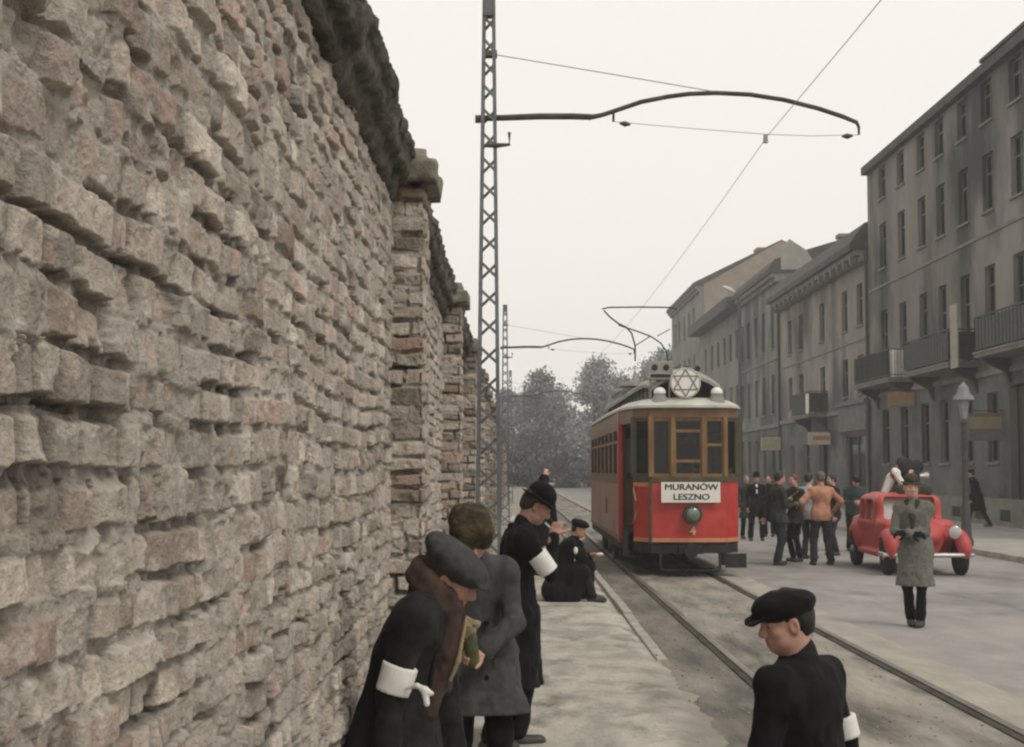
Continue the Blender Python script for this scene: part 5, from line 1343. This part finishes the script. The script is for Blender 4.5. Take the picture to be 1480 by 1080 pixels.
# ------------------------------------------------------------------ cars
m_cred = mat('car_red', (.37, .048, .046), (.46, .075, .068), .5, 2.2, spec=.4, bump=.05, bscale=7, c3=(.26, .075, .06), scale3=2.2, lo3=.52, hi3=.78)
m_cgls = mat('glass_painted_sky_pale', (.40, .40, .385), (.46, .46, .44), .05, 2, spec=1.0)  # sky reflection painted into the windscreen as a pale base colour
m_cdk = mat('side_glass', (.10, .10, .095), (.14, .14, .13), .08, 3, spec=.7)
m_tyre = mat('tyre', (.014, .014, .014), (.026, .025, .024), .85, 12); m_hub = mat('hubcap', (.30, .30, .28), (.42, .42, .4), .35, 6, metal=.5)
m_chrome = mat('dull_chrome', (.45, .45, .43), (.55, .55, .52), .25, 6, metal=.7)
def car(label, loc, rz, body, vox=.022, group=None):
    c = thing('vintage_car', label, 'car', loc, rz, group)
    q = SDF()      # faces -y; origin on the ground between the front wheels
    q.rbox((0, 1.75, .62), (.50, 1.35, .20), .12, None, .05)                    # lower body
    q.ell((0, .55, .66), (.42, .95, .30), None, .12)                            # rounded bonnet
    q.rbox((0, .05, .55), (.20, .14, .16), .10, None, .12)
    q.rbox((0, 1.80, 1.02), (.44, .62, .18), .16, np.array(Matrix.Rotation(.0, 3, 'X')), .10)       # cabin
    q.ell((0, 1.85, 1.22), (.60, .95, .24), None, .08); q.ell((0, 2.75, .78), (.56, .55, .36), None, .12)        # roof, tail
    for s in (-1, 1):
        q.ell((s * .60, .02, .50), (.165, .44, .30), None, .06); q.ell((s * .62, -.16, .46), (.14, .26, .24), None, .05)   # front wings
        q.ell((s * .60, 2.70, .52), (.15, .52, .32), None, .06)                  # rear wings
        q.rbox((s * .60, 1.35, .33), (.09, .75, .02), .03, None, .05)            # running board
    for s in (-1, 1):
        q.cap((s * .48, .02, .30), (s * .90, .02, .30), .345, .345, .01, 's'); q.cap((s * .48, 2.70, .30), (s * .9, 2.70, .30), .345, .345, .01, 's')
    q.rbox((0, 1.85, 1.36), (.30, .42, .2), .06, None, .03, 's')                 # open roof
    q.rbox((0, 1.80, .98), (.44, .62, .22), .08, None, .03, 's')                 # hollow cabin
    q.rbox((0, 1.10, 1.115), (.41, .50, .155), .04, None, .02, 's')              # windscreen opening
    for ya, yb in ((1.34, 1.84), (1.94, 2.34)): q.rbox((0, (ya + yb) / 2, 1.07), (.9, (yb - ya) / 2 - .03, .145), .04, None, .02, 's')   # side windows
    q.cuts = [((0, 0, .26), (0, 0, -1))]
    V, Q = q.mesh(vox); bo = mesh_obj('body', V, Q, body, c, True)
    # windscreen
    w = MB(); z0, z1 = .92, 1.30
    w.add([(-.50, 1.08, z0), (.50, 1.08, z0), (.44, 1.24, z1), (-.44, 1.24, z1), (-.50, 1.10, z0), (.50, 1.10, z0), (.44, 1.26, z1), (-.44, 1.26, z1)], [(0, 1, 2, 3), (7, 6, 5, 4), (0, 4, 5, 1), (1, 5, 6, 2), (2, 6, 7, 3), (3, 7, 4, 0)])
    w.build('windscreen', m_cgls, c)
    w = MB(); w.tube([(-.52, 1.05, z0 - .02), (-.46, 1.24, z1 + .02), (.46, 1.24, z1 + .02), (.52, 1.05, z0 - .02)], .028, 8); w.build('windscreen_frame', body, c, smooth=True)
    for s in (-1, 1):
        for (ya, yb) in ((1.32, 1.86), (1.92, 2.35)):
            w = MB(); X = s * .565; w.add([(X, ya, .88), (X, yb, .88), (X - s * .04, yb - .05, 1.26), (X - s * .04, ya + .05, 1.26), (X - s * .01, ya, .88), (X - s * .01, yb, .88), (X - s * .05, yb - .05, 1.26), (X - s * .05, ya + .05, 1.26)], [(0, 1, 2, 3), (7, 6, 5, 4), (0, 4, 5, 1), (1, 5, 6, 2), (2, 6, 7, 3), (3, 7, 4, 0)]); w.build('side_window', m_cdk, c)
        h = MB(); h.lathe([(.03, .12), (.10, .02), (.115, -.08), (.118, -.10)], (s * .47, -.16, .74), (0, 1, 0), 18); hl = h.build('headlight', body, c, smooth=True)
        h = MB(); h.lathe([(.112, 0), (.112, .014), (.08, .034), (.01, .045)], (s * .47, -.255, .74), (0, -1, 0), 18); h.build('lens', mat('dim_lamp_glass', (.36, .36, .34), (.44, .44, .42), .15, 6, spec=.7), hl, smooth=True)
        h = MB(); h.tube([(s * .47, -.10, .70), (s * .42, .0, .55)], .03, 6); h.build('bracket', body, hl)
        for yy in (.02, 2.70):
            w = MB(); w.lathe([(.16, -.075), (.29, -.08), (.315, -.05), (.315, .05), (.29, .08), (.20, .075)], (s * .62, yy, .315), (1, 0, 0), 28); wh = w.build('wheel', m_tyre, c, smooth=True)
            w = MB(); w.lathe([(.205, .0), (.20, .06), (.16, .075), (.07, .07), (.06, .10), (.02, .11)], (s * .62, yy, .315), (s, 0, 0), 24); w.build('hubcap', m_hub, wh, smooth=True)
    g = MB(); g.box(-.17, .17, -.115, -.10, .44, .80)
    for k in range(9): g.box(-.16 + k * .038, -.150 + k * .038, -.128, -.1155, .46, .78)
    g.build('grille', m_under, c)
    b = MB(); b.tube([(-.76, .02, .36), (-.74, -.30, .36), (-.5, -.40, .36), (.5, -.40, .36), (.74, -.30, .36), (.76, .02, .36)], .04, 8); b.build('bumper', m_chrome, c, smooth=True)
    MB().box(-.45, .45, 1.3, 2.5, .45, .50).build('cabin_floor', m_under, c)
    s = MB(); s.box(-.42, .42, 1.95, 2.1, .5, 1.0); s.box(-.42, .42, 1.5, 2.1, .5, .66); s.build('seat', m_under, c, bevel=.03)
    return c
car('open-topped red vintage car with bulging wings and separate headlights, parked facing the viewer', (7.12, 25.25, 0), math.radians(-2), m_cred)
gc = gnd(838, 692); car('small pale grey car far down the street beside the trees', (gc.x, 118, 0), math.radians(70), mat('pale_grey_car', (.30, .31, .32), (.36, .37, .38), .4, 3), .05)
# ------------------------------------------------------------------ the people
m_char = cloth('charcoal_wool', (.019, .019, .020)); m_black = cloth('black_wool', (.0085, .0085, .0095)); m_grey = cloth('grey_wool', (.060, .061, .062), .25)
m_capg = cloth('grey_cap_wool', (.048, .048, .047), .25, 30); m_fur = cloth('brown_fur', (.052, .044, .027), .5, 18); m_navy = cloth('black_trousers', (.010, .010, .011))
m_scarf = cloth('brown_scarf', (.070, .047, .039), .3); m_tweed = cloth('grey_green_tweed', (.140, .137, .120), .22, 40); m_brown = cloth('brown_felt', (.050, .042, .032))
m_tan = cloth('beige_cloth', (.26, .205, .125), .3); m_olive = cloth('olive_cloth', (.085, .088, .045), .3)
m_dgreen = cloth('dark_green_jacket', (.040, .045, .036)); m_orange = cloth('orange_leather', (.44, .225, .15), .2, 9); m_jean = cloth('dark_blue_denim', (.030, .033, .040), .3)
m_teal = cloth('teal_jacket', (.045, .062, .062), .25); m_pale = cloth('pale_blue_shirt', (.36, .38, .40), .15); m_redc = cloth('red_cloth', (.42, .075, .07), .2)
m_maroon = cloth('dark_jacket', (.030, .026, .024))

# 1. elderly man bowed by the wall
p = Pose(H=1.625, lean=8, hunch=15, head=(2, 29, 8), poff=-.02, rh=(.20, -.03, .65), lh=(-.16, .18, .70), rpole=(.25, -1, 0), hdrop=.080, lf=(-.09, .08), rf=(.10, -.06))
t = thing('person', 'stooping person by the wall in charcoal coat, grey flat cap and brown scarf', 'person', (-.385, 5.0, .03), math.radians(-100))
body_mesh('body', p, t, .006, hands=((.5, None, None), (.5, None, None)), tone=.85)
q = coat_sdf(p, .50, .05, 1.04, fold=.010); front_seam(q, p, .50); sdf_obj('coat', q, m_char, t, .0075); lapels(p, m_char, t, .007, .30, .085)
sdf_obj('trousers', trouser_sdf(p), m_navy, t, .012); shoes_obj(p, t)
hair_obj(p, t, .006, m_hair)
flat_cap(p, m_capg, t, .0055, 1.0, puff=1.12, tip=4)
q = SDF(); T = HT(p)
nb = p.nb; f = p.fw; u = p.up2
ring = [nb + u * .018 + (np.array([math.sin(a), 0, 0]) * .082 + f * math.cos(a) * .085 - u * .030 * math.cos(a)) for a in np.linspace(.3, 2 * math.pi - .3, 12)]
q.chain(ring, [.030] * 12, .02); ring2 = [r_ + u * .038 for r_ in ring]; q.chain(ring2, [.026] * 12, .02)
for s, L in ((1, .34), (-1, .26)):
    a = nb + f * .085 + np.array([s * .035, 0, 0]); q.chain([a, p.chest + f * .135 + np.array([s * .035, 0, .03]), p.chest + f * .145 - u * (L - .16) + np.array([s * .028, 0, 0])], [.032, .034, .030], .02)
q.fold = [(.006, 26, 26, 14, 41), (.004, 60, 60, 20, 42)]
sdf_obj('scarf', q, m_scarf, t, .006)
q = SDF(); a = p.chest + f * .172 + np.array([.06, 0, .0]); q.chain([nb + f * .135 + np.array([.055, 0, -.02]), a + u * .02, a - u * .05], [.006, .008, .007], .01); sdf_obj('scarf_fringe', q, m_tan, t, .005)
armband(p, 1, .60, .94, t, .006, r=.0655)
q = SDF(); d = (p.E[1] - p.S[1]); b0 = p.S[1] + d * .86 + np.array([.04, .055, .0]); q.chain([b0, b0 + (.012, .035, .012), b0 + (.016, .062, -.002), b0 + (.018, .070, -.045)], [.006, .008, .012, .010], .006); q.cap(b0 + (.016, .062, -.002), b0 + (.016, .085, -.012), .012, .008, .006)
sdf_obj('armband_tie', q, m_white, t, .005)

# 2. person in the fur cap
p = Pose(H=1.58, lean=8, hunch=14, side=7, head=(8, 38, 6), lh=(.02, .29, .875), rh=(.16, .14, .68), lpole=(-1, -.3, -.3), rpole=(1, -.6, 0), lf=(-.09, .04), rf=(.10, -.03))
B_LOC = Vector((-.165, 7.25, .06)); B_RZ = math.radians(188)
t = thing('person', 'person in fur cap', 'person', B_LOC, B_RZ)
t['label'] = 'person in a brown fur cap and grey wool coat, holding a small olive bundle'
body_mesh('body', p, t, .007, hands=((.95, (.75, .62, .12), (-.5, .2, .9)), (.5, None, None)), tone=1.05)
q = coat_sdf(p, .565, .03, 1.04, fold=.012); front_seam(q, p, .56, .008); sdf_obj('coat', q, m_grey, t, .0085); lapels(p, m_grey, t, .008, .27, .075)
for zz_ in (.02, -.11, -.24):
    MB().lathe([(.012, 0), (.014, .003), (.011, .007)], p.waist + np.array([-.035, .135 + (0 if zz_ > -.1 else .012), zz_ + .02]), (0, 1, .1), 12).build('button', m_black, t, smooth=True)
for s_ in (-1, 1):
    q = SDF(); q.rbox(p.P + np.array([s_ * .105, .125, -.02]), (.06, .010, .022), .006, np.array(Matrix.Rotation(-s_ * .5, 3, 'Z'))); sdf_obj('pocket_flap', q, m_grey, t, .006)
sdf_obj('trousers', trouser_sdf(p, 1.05), m_navy, t, .012); shoes_obj(p, t)
q = SDF(); T = HT(p)
q.ell(T((0, -.012, .085)), np.array([.100, .118, .072]) * p.hs, p.R, .02); q.rbox(T((0, -.012, .05)), np.array([.05, .065, .030]) * p.hs, .050 * p.hs, p.R, .02)
for s in (-1, 1): q.ell(T((s * .088, -.01, .015)), np.array([.022, .05, .05]) * p.hs, p.R, .02)
q.fold = [(.004, 30, 30, 30, 51), (.004, 80, 80, 80, 52), (.006, 12, 12, 20, 53)]
sdf_obj('fur_cap', q, m_fur, t, .006); hair_obj(p, t, .008)
# the bundle held in the left hand
Rz = Matrix.Rotation(B_RZ, 3, 'Z'); hw = B_LOC + Rz @ Vector(p.Wr[0] + np.array([.055, .060, .02]))
bt = thing('bundle', 'small rolled olive cloth bundle with a pale beige end, held against the grey coat', 'bundle', hw, B_RZ)
q = SDF(); q.chain([(-.01, .0, -.05), (.008, .005, .06), (.016, .010, .10)], [.030, .036, .038], .01); q.fold = [(.006, 30, 30, 12, 61)]; sdf_obj('roll', q, m_olive, bt, .005)
q = SDF(); q.cap((.017, .012, .10), (.020, .014, .125), .036, .030); q.ell((.0, .016, .132), (.038, .026, .016), None, .02); q.fold = [(.016, 34, 34, 34, 62)]; sdf_obj('pale_end', q, m_tan, bt, .005)

# 3. man in the bowler hat, smoking
p = Pose(H=1.665, lean=2, hunch=6, head=(-6, 34, 0), rh=(.075, .240, 1.35), lh=(-.15, .08, .86), rpole=(.3, -.1, -1), lpole=(-.5, -.6, -.5), lf=(-.09, .06), rf=(.10, -.14))
t = thing('person', 'person in black bowler hat and long black coat, hand raised to the mouth', 'person', (.015, 9.3, .04), math.radians(-82))
body_mesh('body', p, t, .008, .005, hands=((.5, None, None), (.8, (-.35, .35, .7), (.7, -.4, .3))), tone=.85)
q = coat_sdf(p, .40, .01, 1.02, fold=.013); front_seam(q, p, .40); sdf_obj('coat', q, m_black, t, .010); lapels(p, m_black, t, .01)
sdf_obj('trousers', trouser_sdf(p, 1.1), m_navy, t, .013); shoes_obj(p, t)
hair_obj(p, t, .008); round_hat(p, m_black, t, .007, .126, .084, 'bowler_hat', .038, .090)
armband(p, 1, .45, .95, t, .008, r=.071)
q = SDF(); q.cap(p.nb - p.fw * .07 + p.up2 * .035, p.nb - p.fw * .06 + p.up2 * .06, .018, .012); sdf_obj('collar', q, m_white, t, .006)
ct = Matrix.Rotation(math.radians(-82), 3, 'Z'); w0 = Vector((.015, 9.3, .04)) + ct @ Vector(HT(p)((.012, .105, -.060))); w1 = Vector((.015, 9.3, .04)) + ct @ Vector(HT(p)((.03, .19, -.075)))
mb = MB(); mb.tube([w0 - w0, (w1 - w0) * .78], .0055, 8); mb.cur = 1; mb.tube([(w1 - w0) * .78, w1 - w0], .0057, 8)
o = mb.build('cigarette', [m_white, mat('ash', (.2, .19, .18), (.3, .28, .26), .9, 60)], None, loc=(0, 0, 0)); o.location = w0; tag(o, 'white cigarette at the lips of the person in the bowler hat', 'cigarette', kind='thing')

# 4. person farther back with a hand at the hat
p = Pose(H=1.60, head=(0, 5, 0), rh=(.02, .11, 1.66), rpole=(.2, 1, -.3))
t = thing('person', 'dark-coated person with one hand raised, mostly hidden behind the bowler hat', 'person', (.512, 24.2, .06), math.radians(-150))
body_mesh('body', p, t, .014, .009, hands=((.5, None, None), (.7, (-.3, -.1, .9), (.3, .9, 0))), tone=1.25)
sdf_obj('coat', coat_sdf(p, .5, .0, .9), m_black, t, .02); sdf_obj('trousers', trouser_sdf(p), m_navy, t, .02); shoes_obj(p, t, .02); hair_obj(p, t, .015); round_hat(p, m_black, t, .014, .125, .10, 'hat')

# 5. kneeling person by the kerb
p = Pose(H=1.6, lean=14, hunch=16, head=(-10, 18, 0), pz=.36, rh=(.03, .27, .80), lh=(-.10, .40, .62), rpole=(.6, .2, -1), lpole=(-.6, 0, -1))
p.K = [np.array([-.14, .37, .46]), np.array([.13, .35, .40])]; p.A = [np.array([-.13, .40, .085]), np.array([.14, .46, .085])]
t = thing('person', 'person in black crouching at the kerb with a small white badge', 'person', (.64, 19.6, .05), math.radians(-100))
body_mesh('body', p, t, .010, .007, hands=((.5, (.2, .9, .1), (-.3, .3, .9)), (.8, (-.2, .0, .9), (.9, .2, 0))), tone=1.1)
q = coat_sdf(p, .02, .0, 1.12)
q.p = [z for z in q.p if not (z[0] == 'cap' and min(z[1][2], z[2][2]) < .05)]
for i in (0, 1): q.cap(p.Hp[i], p.K[i], .125, .095, .08)
q.cap((-.12, -.06, .16), (.12, -.06, .16), .17, .17, .1); q.cap((-.14, -.02, .05), (.16, .02, .05), .16, .15, .1); q.cap(p.K[0] + (0, -.04, -.05), (-.17, .22, .06), .09, .10, .08); q.cap(p.K[1] + (0, -.04, -.05), (.18, .20, .06), .09, .10, .08)
sdf_obj('coat', q, m_black, t, .012)
q = SDF()
for i in (0, 1): q.cap(p.K[i], p.A[i], .075, .058, .03)
q.fold = [(.008, 9, 9, 12, 13), (.004, 20, 20, 14, -15)]; sdf_obj('trousers', q, m_char, t, .011); shoes_obj(p, t, .010)
hair_obj(p, t, .01)
q = SDF(); q.ell(HT(p)((0, -.012, .075)), np.array([.118, .135, .062]) * p.hs, p.R); q.fold = [(.006, 20, 20, 20, 71)]; sdf_obj('cap', q, m_black, t, .009)
q = SDF(); q.ell(p.S[1] + (.03, .075, -.09), (.045, .030, .050)); sdf_obj('badge', q, m_white, t, .008)
q = SDF(); q.ell(p.Wr[0] + (.03, .13, .01), (.04, .05, .02)); q.fold = [(.01, 20, 20, 20, 72)]; sdf_obj('handkerchief', q, m_white, t, .008)

# 6. boy in the black cap
p = Pose(H=1.36, lean=2, hunch=6, head=(54, 14, -3), rh=(.235, -.02, .60), lh=(-.205, .13, .58), rpole=(.6, -1, 0), lpole=(-.8, -.6, 0), lf=(-.08, 0), rf=(.08, .03), wide=1.10, shrug=.0)
t = thing('person', 'child seen from behind in black peaked cap and black jacket, looking down', 'person', (.985, 4.86, .02), math.radians(47))
body_mesh('body', p, t, .0048, .0045, hands=((.45, None, None), (.45, None, None)), tone=.95)
q = coat_sdf(p, .52, .0, 1.10, fold=.010, collar=True)
q.cap(p.chest - p.fw * .12 + p.up2 * .10, p.P - np.array([0, .15, -.02]), .004, .004, .006, 's')
for i in (0, 1):
    c0 = p.S[i] * .86 + p.S[1 - i] * .14 - p.up2 * .03; ring = [c0 + np.array([0, math.sin(a) * .105, math.cos(a) * .115 - .01]) for a in np.linspace(0, 2 * math.pi, 17)]
    for a_, b_ in zip(ring[:-1], ring[1:]): q.cap(a_, b_, .006, .006, .004, 's')
sdf_obj('jacket', q, m_black, t, .0058)
sdf_obj('trousers', trouser_sdf(p, 1.05), m_navy, t, .011); shoes_obj(p, t)
hair_obj(p, t, .005, mat('black_hair', (.012, .010, .009), (.025, .02, .017), .65, 40, stretch=(1, 1, .3)), back=-.062, size=.99); q = flat_cap(p, m_black, t, .0048, 1.15, 'peaked_cap', 1.06, tip=-10)
armband(p, 1, .68, 1.0, t, .006, r=.071)
q = SDF(); q.cap(p.nb + p.up2 * .030, p.nb + p.up2 * .037, .064, .061, .005); sdf_obj('shirt_collar', q, m_char, t, .005)

# 7. man in the grey-green overcoat, in the street
g = gnd(1325, 906)
p = Pose(H=1.70, wide=.90, lean=1, hunch=3, head=(-12, 4, 4), rh=(-.01, .235, 1.07), lh=(.06, .25, 1.09), rpole=(1, -.5, -.1), lpole=(-1, -1, -.2), side=1.5, lf=(-.05, .06), rf=(.075, -.04), lfd=-12, rfd=16)
p.R = rotm(math.radians(26), math.radians(5), math.radians(-4))
t = thing('person', 'person in grey-green overcoat and brown hat standing in the roadway with gloved hands joined', 'person', g, math.radians(156))
body_mesh('body', p, t, .009, hands=((None,) * 3, (None,) * 3), tone=1.15)
q = coat_sdf(p, .475, .012, 1.03, fold=.013); front_seam(q, p, .47, .008); sdf_obj('overcoat', q, m_tweed, t, .011)
for s_ in (-1, 1):
    q2 = SDF(); q2.rbox(p.P + np.array([s_ * .11, .125, -.05]), (.06, .010, .022), .006, np.array(Matrix.Rotation(-s_ * .5, 3, 'Z'))); sdf_obj('pocket_flap', q2, m_tweed, t, .009)
for zz_ in (-.10, -.26): MB().lathe([(.014, 0), (.016, .003), (.011, .008)], p.P + np.array([.035, .150, zz_]), (0, 1, .1), 10).build('button', m_brown, t, smooth=True)
lapels(p, m_tweed, t, .010, .30, .075, .07)
L = [hand_sdf(p.Wr[0], (.85, .35, -.05), (0, .5, .8), 1, .6, 1.05).mesh(.006), hand_sdf(p.Wr[1], (-.85, .3, .05), (0, .6, .8), -1, .6, 1.05).mesh(.006)]
V, Q = join_meshes(L); mesh_obj('gloves', V, Q, m_black, t, True)
q = SDF(); q.chain([p.nb + p.fw * .06 + (-.06, 0, .02), p.chest + p.fw * .115 + (-.012, 0, .02), p.chest + p.fw * .13 + (.0, 0, -.10)], [.03, .03, .02], .02); q.cap(p.nb + p.fw * .06 + (.06, 0, .02), p.chest + p.fw * .115 + (.012, 0, .02), .03, .03, .02); q.cap(p.nb - p.up2 * .01, p.nb + p.up2 * .03, .075, .066, .02); sdf_obj('scarf', q, m_brown, t, .01)
sdf_obj('trousers', trouser_sdf(p, .95), m_navy, t, .013); shoes_obj(p, t, .010); hair_obj(p, t, .01)
round_hat(p, m_brown, t, .010, .106, .082, 'hat', .048, .084)

# --- the group in the street, by the tram and the car
def passer(label, px_, py_, H, rz, top, bottom, hem, vox=.017, head=(0, 4, 0), hat=None, hair=m_hair, tone=1.1, lh=None, rh=None, extra=None, zg=0.0, flared=1.0, thick=1.0, group='people gathered in the street by the tram and the red car', **kw):
    g = gnd(px_, py_, zg)
    p = Pose(H=H, head=head, lh=lh, rh=rh, **kw)
    t = thing('person', label, 'person', g, math.radians(rz), group)
    body_mesh('body', p, t, vox * .75, vox * .5, hands=((.5, None, None), (.5, None, None)), tone=tone)
    sdf_obj('coat' if hem < .7 else 'jacket', coat_sdf(p, hem, .01, thick, fold=.012), top, t, vox); sdf_obj('trousers', trouser_sdf(p, flared), bottom, t, vox); shoes_obj(p, t, vox * .9)
    if hat == 'cap': flat_cap(p, m_black, t, vox * .7)
    elif hat == 'hat': round_hat(p, m_black, t, vox * .7, .12, .09, 'hat')
    if hair: hair_obj(p, t, vox * .8, hair, size=1.06)
    if extra: extra(p, t, vox)
    return t, p
def shirt(p, t, vox):
    q = SDF(); q.cap(p.nb + p.fw * .075 - p.up2 * .01, p.chest + p.fw * .13 - p.up2 * .03, .035, .02); sdf_obj('shirt_front', q, m_white, t, vox * .7)
passer('person in a dark suit with a bright white shirt front, standing behind the tram corner', 1094, 782, 1.70, 175, m_black, m_navy, .62, extra=shirt, hat='hat', lf=(-.14, 0), rf=(.15, 0))
passer('fair-haired person in a dark coat at the very edge of the tram front', 1079, 779, 1.66, 190, m_dgreen, m_navy, .55, hair=m_fair, extra=None)
passer('dark-clothed person between the white-shirted one and the pair in green, half hidden', 1112, 776, 1.66, 160, m_black, m_navy, .5)
def bag(p, t, vox): pass
passer('tall person in dark green jacket and blue denim, facing right', 1126, 817, 1.76, -75, m_dgreen, m_jean, .80, rh=(.10, .30, 1.15), lh=(-.25, -.18, .90), flared=1.12, lf=(-.08, .05), rf=(.09, -.06), head=(0, 8, 0))
g = gnd(1112, 815); bt = thing('shoulder_bag', 'flat dark bag hanging behind the person in the dark green jacket', 'bag', (g.x, g.y, .84))
q = SDF(); q.rbox((0, 0, .09), (.17, .05, .07), .04, np.array(Matrix.Rotation(.35, 3, 'Y'))); q.fold = [(.01, 10, 10, 10, 81)]; sdf_obj('bag_body', q, m_char, bt, .015)
MB().tube([(-.14, 0, .20), (.02, .02, .42), (.17, 0, .62)], .012, 6).build('strap', m_char, bt)
def strap(p, t, vox):
    q = SDF(); q.chain([p.S[0] + p.fw * .08, p.chest + p.fw * .145, p.P + p.fw * .15 + (.12, 0, .08)], [.018] * 3); q.cap(p.chest + p.fw * .145 + (-.05, 0, -.02), p.chest + p.fw * .15 + (.07, 0, -.08), .04, .04, .03); sdf_obj('tan_shawl', q, m_tan, t, vox * .7)
passer('auburn-haired person in a dark jacket with a tan shawl, facing the one in green', 1150, 812, 1.70, 120, m_maroon, m_navy, .74, rh=(.05, .28, 1.2), lh=(-.05, .30, 1.22), hair=mat('auburn_hair', (.10, .045, .025), (.18, .08, .045), .7, 40), extra=strap, tone=1.2)
passer('person in an orange leather jacket and dark flared denim, seen from behind', 1188, 817, 1.76, 8, m_orange, m_jean, .84, hair=m_fair, lf=(-.16, .02), rf=(.17, .0), lh=(-.30, .14, 1.02), rh=(.30, .14, 1.02), flared=1.14, thick=1.12, lpole=(-1, -.7, 0), rpole=(1, -.7, 0))
passer('person in a pale blue shirt, half hidden to the left of the orange jacket', 1170, 808, 1.73, -40, m_pale, m_jean, .80)
passer('dark-haired person just right of the orange jacket, mostly hidden behind it', 1205, 803, 1.70, 100, m_char, m_jean, .72, tone=1.25)
passer('person in teal jacket and black cap looking down behind the red car', 1234, 797, 1.72, 185, m_teal, m_navy, .80, hat='cap', lean=6, hunch=14, head=(0, 34, 0), lh=(-.05, .30, 1.10), rh=(.06, .30, 1.10), thick=1.1, tone=1.25)
passer('figure in black walking along the far pavement under the ochre sign', 1414, 764, 1.72, 60, m_black, m_navy, .50, zg=.12, lean=10, hunch=8, head=(20, 10, 0), lf=(-.09, .30), rf=(.09, -.30), thick=1.08, group=None, hat='cap')

# the film crew member standing up through the car roof, and the camera
p = Pose(H=1.60, lean=16, hunch=16, side=4, head=(-10, 18, 0), lh=(-.12, .40, 1.24), rh=(.12, .42, 1.22))
t = thing('person', 'person in red and white jacket leaning out of the red car roof', 'person', (6.96, 27.05, .5), math.radians(-112))
body_mesh('body', p, t, .013, .009, hands=((.6, None, None), (.6, None, None)), tone=1.2)
sdf_obj('jacket', coat_sdf(p, .74, 0, 1.05), m_redc, t, .016); sdf_obj('trousers', trouser_sdf(p), m_jean, t, .018); shoes_obj(p, t, .018); hair_obj(p, t, .014)
q = SDF()
q.chain([p.S[1] + p.up2 * .02 + p.fw * .02, p.chest + np.array([.10, .0, 0]) - p.fw * .02, p.P + np.array([.145, -.01, .06])], [.070, .090, .075], .03); q.cap(p.S[1] + (.02, 0, .0), p.E[1], .063, .056, .02); q.cap(p.S[0] + p.up2 * .03 - p.fw * .04, p.S[1] + p.up2 * .03 - p.fw * .04, .05, .05, .03)
sdf_obj('white_panel', q, m_white, t, .015)
fc = thing('film_camera', 'black film camera with round magazine on the roof of the red car', 'film camera', (7.36, 26.9, 1.45), math.radians(-75))
mb = MB(); mb.box(-.10, .10, -.14, .14, .12, .34); mb.build('camera_body', m_under, fc, bevel=.015)
mb = MB(); mb.lathe([(.12, -.05), (.14, -.04), (.14, .04), (.12, .05)], (0, -.10, .44), (1, 0, 0), 24); mb.lathe([(.11, -.05), (.13, -.04), (.13, .04), (.11, .05)], (0, .12, .42), (1, 0, 0), 24); mb.build('magazine', m_under, fc, smooth=True)
mb = MB(); mb.lathe([(.045, 0), (.05, .1), (.07, .16), (.08, .2)], (0, .14, .24), (0, 1, 0), 18); mb.build('lens', mat('grey_metal', (.3, .3, .3), (.4, .4, .4), .35, 6, metal=.5), fc, smooth=True)
for a in (0.3, 2.4, 4.5):
    MB().tube([(0, 0, .12), (.24 * math.cos(a), .24 * math.sin(a), -.10)], .018, 6).build('leg', m_under, fc)
q = SDF(); q.rbox((0, 0, .02), (.26, .16, .03), .05); q.ell((.15, -.05, .06), (.12, .1, .07)); q.fold = [(.02, 9, 9, 9, 90)]; bd_ = thing('dark_cloth', 'crumpled dark green cloth on the roof of the red car', 'cloth', (7.30, 26.55, 1.42)); sdf_obj('folds', q, m_dgreen, bd_, .016)
# the driver behind the middle front window of the tram
p = Pose(H=1.70, lean=3, head=(0, 5, 0), lh=(-.15, .35, 1.15), rh=(.16, .33, 1.12))
t = thing('person', 'dark-uniformed tram driver standing behind the middle front window', 'person', (TX + .02, TY + 1.15, .78), math.radians(180))
body_mesh('body', p, t, .014, .010, hands=((.7, None, None), (.7, None, None)), tone=1.2)
sdf_obj('coat', coat_sdf(p, .62, 0, 1.0), m_black, t, .018); sdf_obj('trousers', trouser_sdf(p), m_navy, t, .02); shoes_obj(p, t, .02); hair_obj(p, t, .014); flat_cap(p, m_black, t, .012)
# ------------------------------------------------------------------ thin mist in the air
hz = MB().box(-84, 94, -34, 264, -1.2, 25).build('haze', None or bpy.data.materials.new('mist'))
hm = hz.data.materials[0]; hm.use_nodes = True; hm.node_tree.nodes.clear()
pv = hm.node_tree.nodes.new('ShaderNodeVolumePrincipled'); ho = hm.node_tree.nodes.new('ShaderNodeOutputMaterial')
pv.inputs['Color'].default_value = (.93, .92, .93, 1); pv.inputs['Density'].default_value = 0.0016; pv.inputs['Anisotropy'].default_value = 0.0
hm.node_tree.links.new(pv.outputs[0], ho.inputs['Volume'])
hz['kind'] = 'stuff'
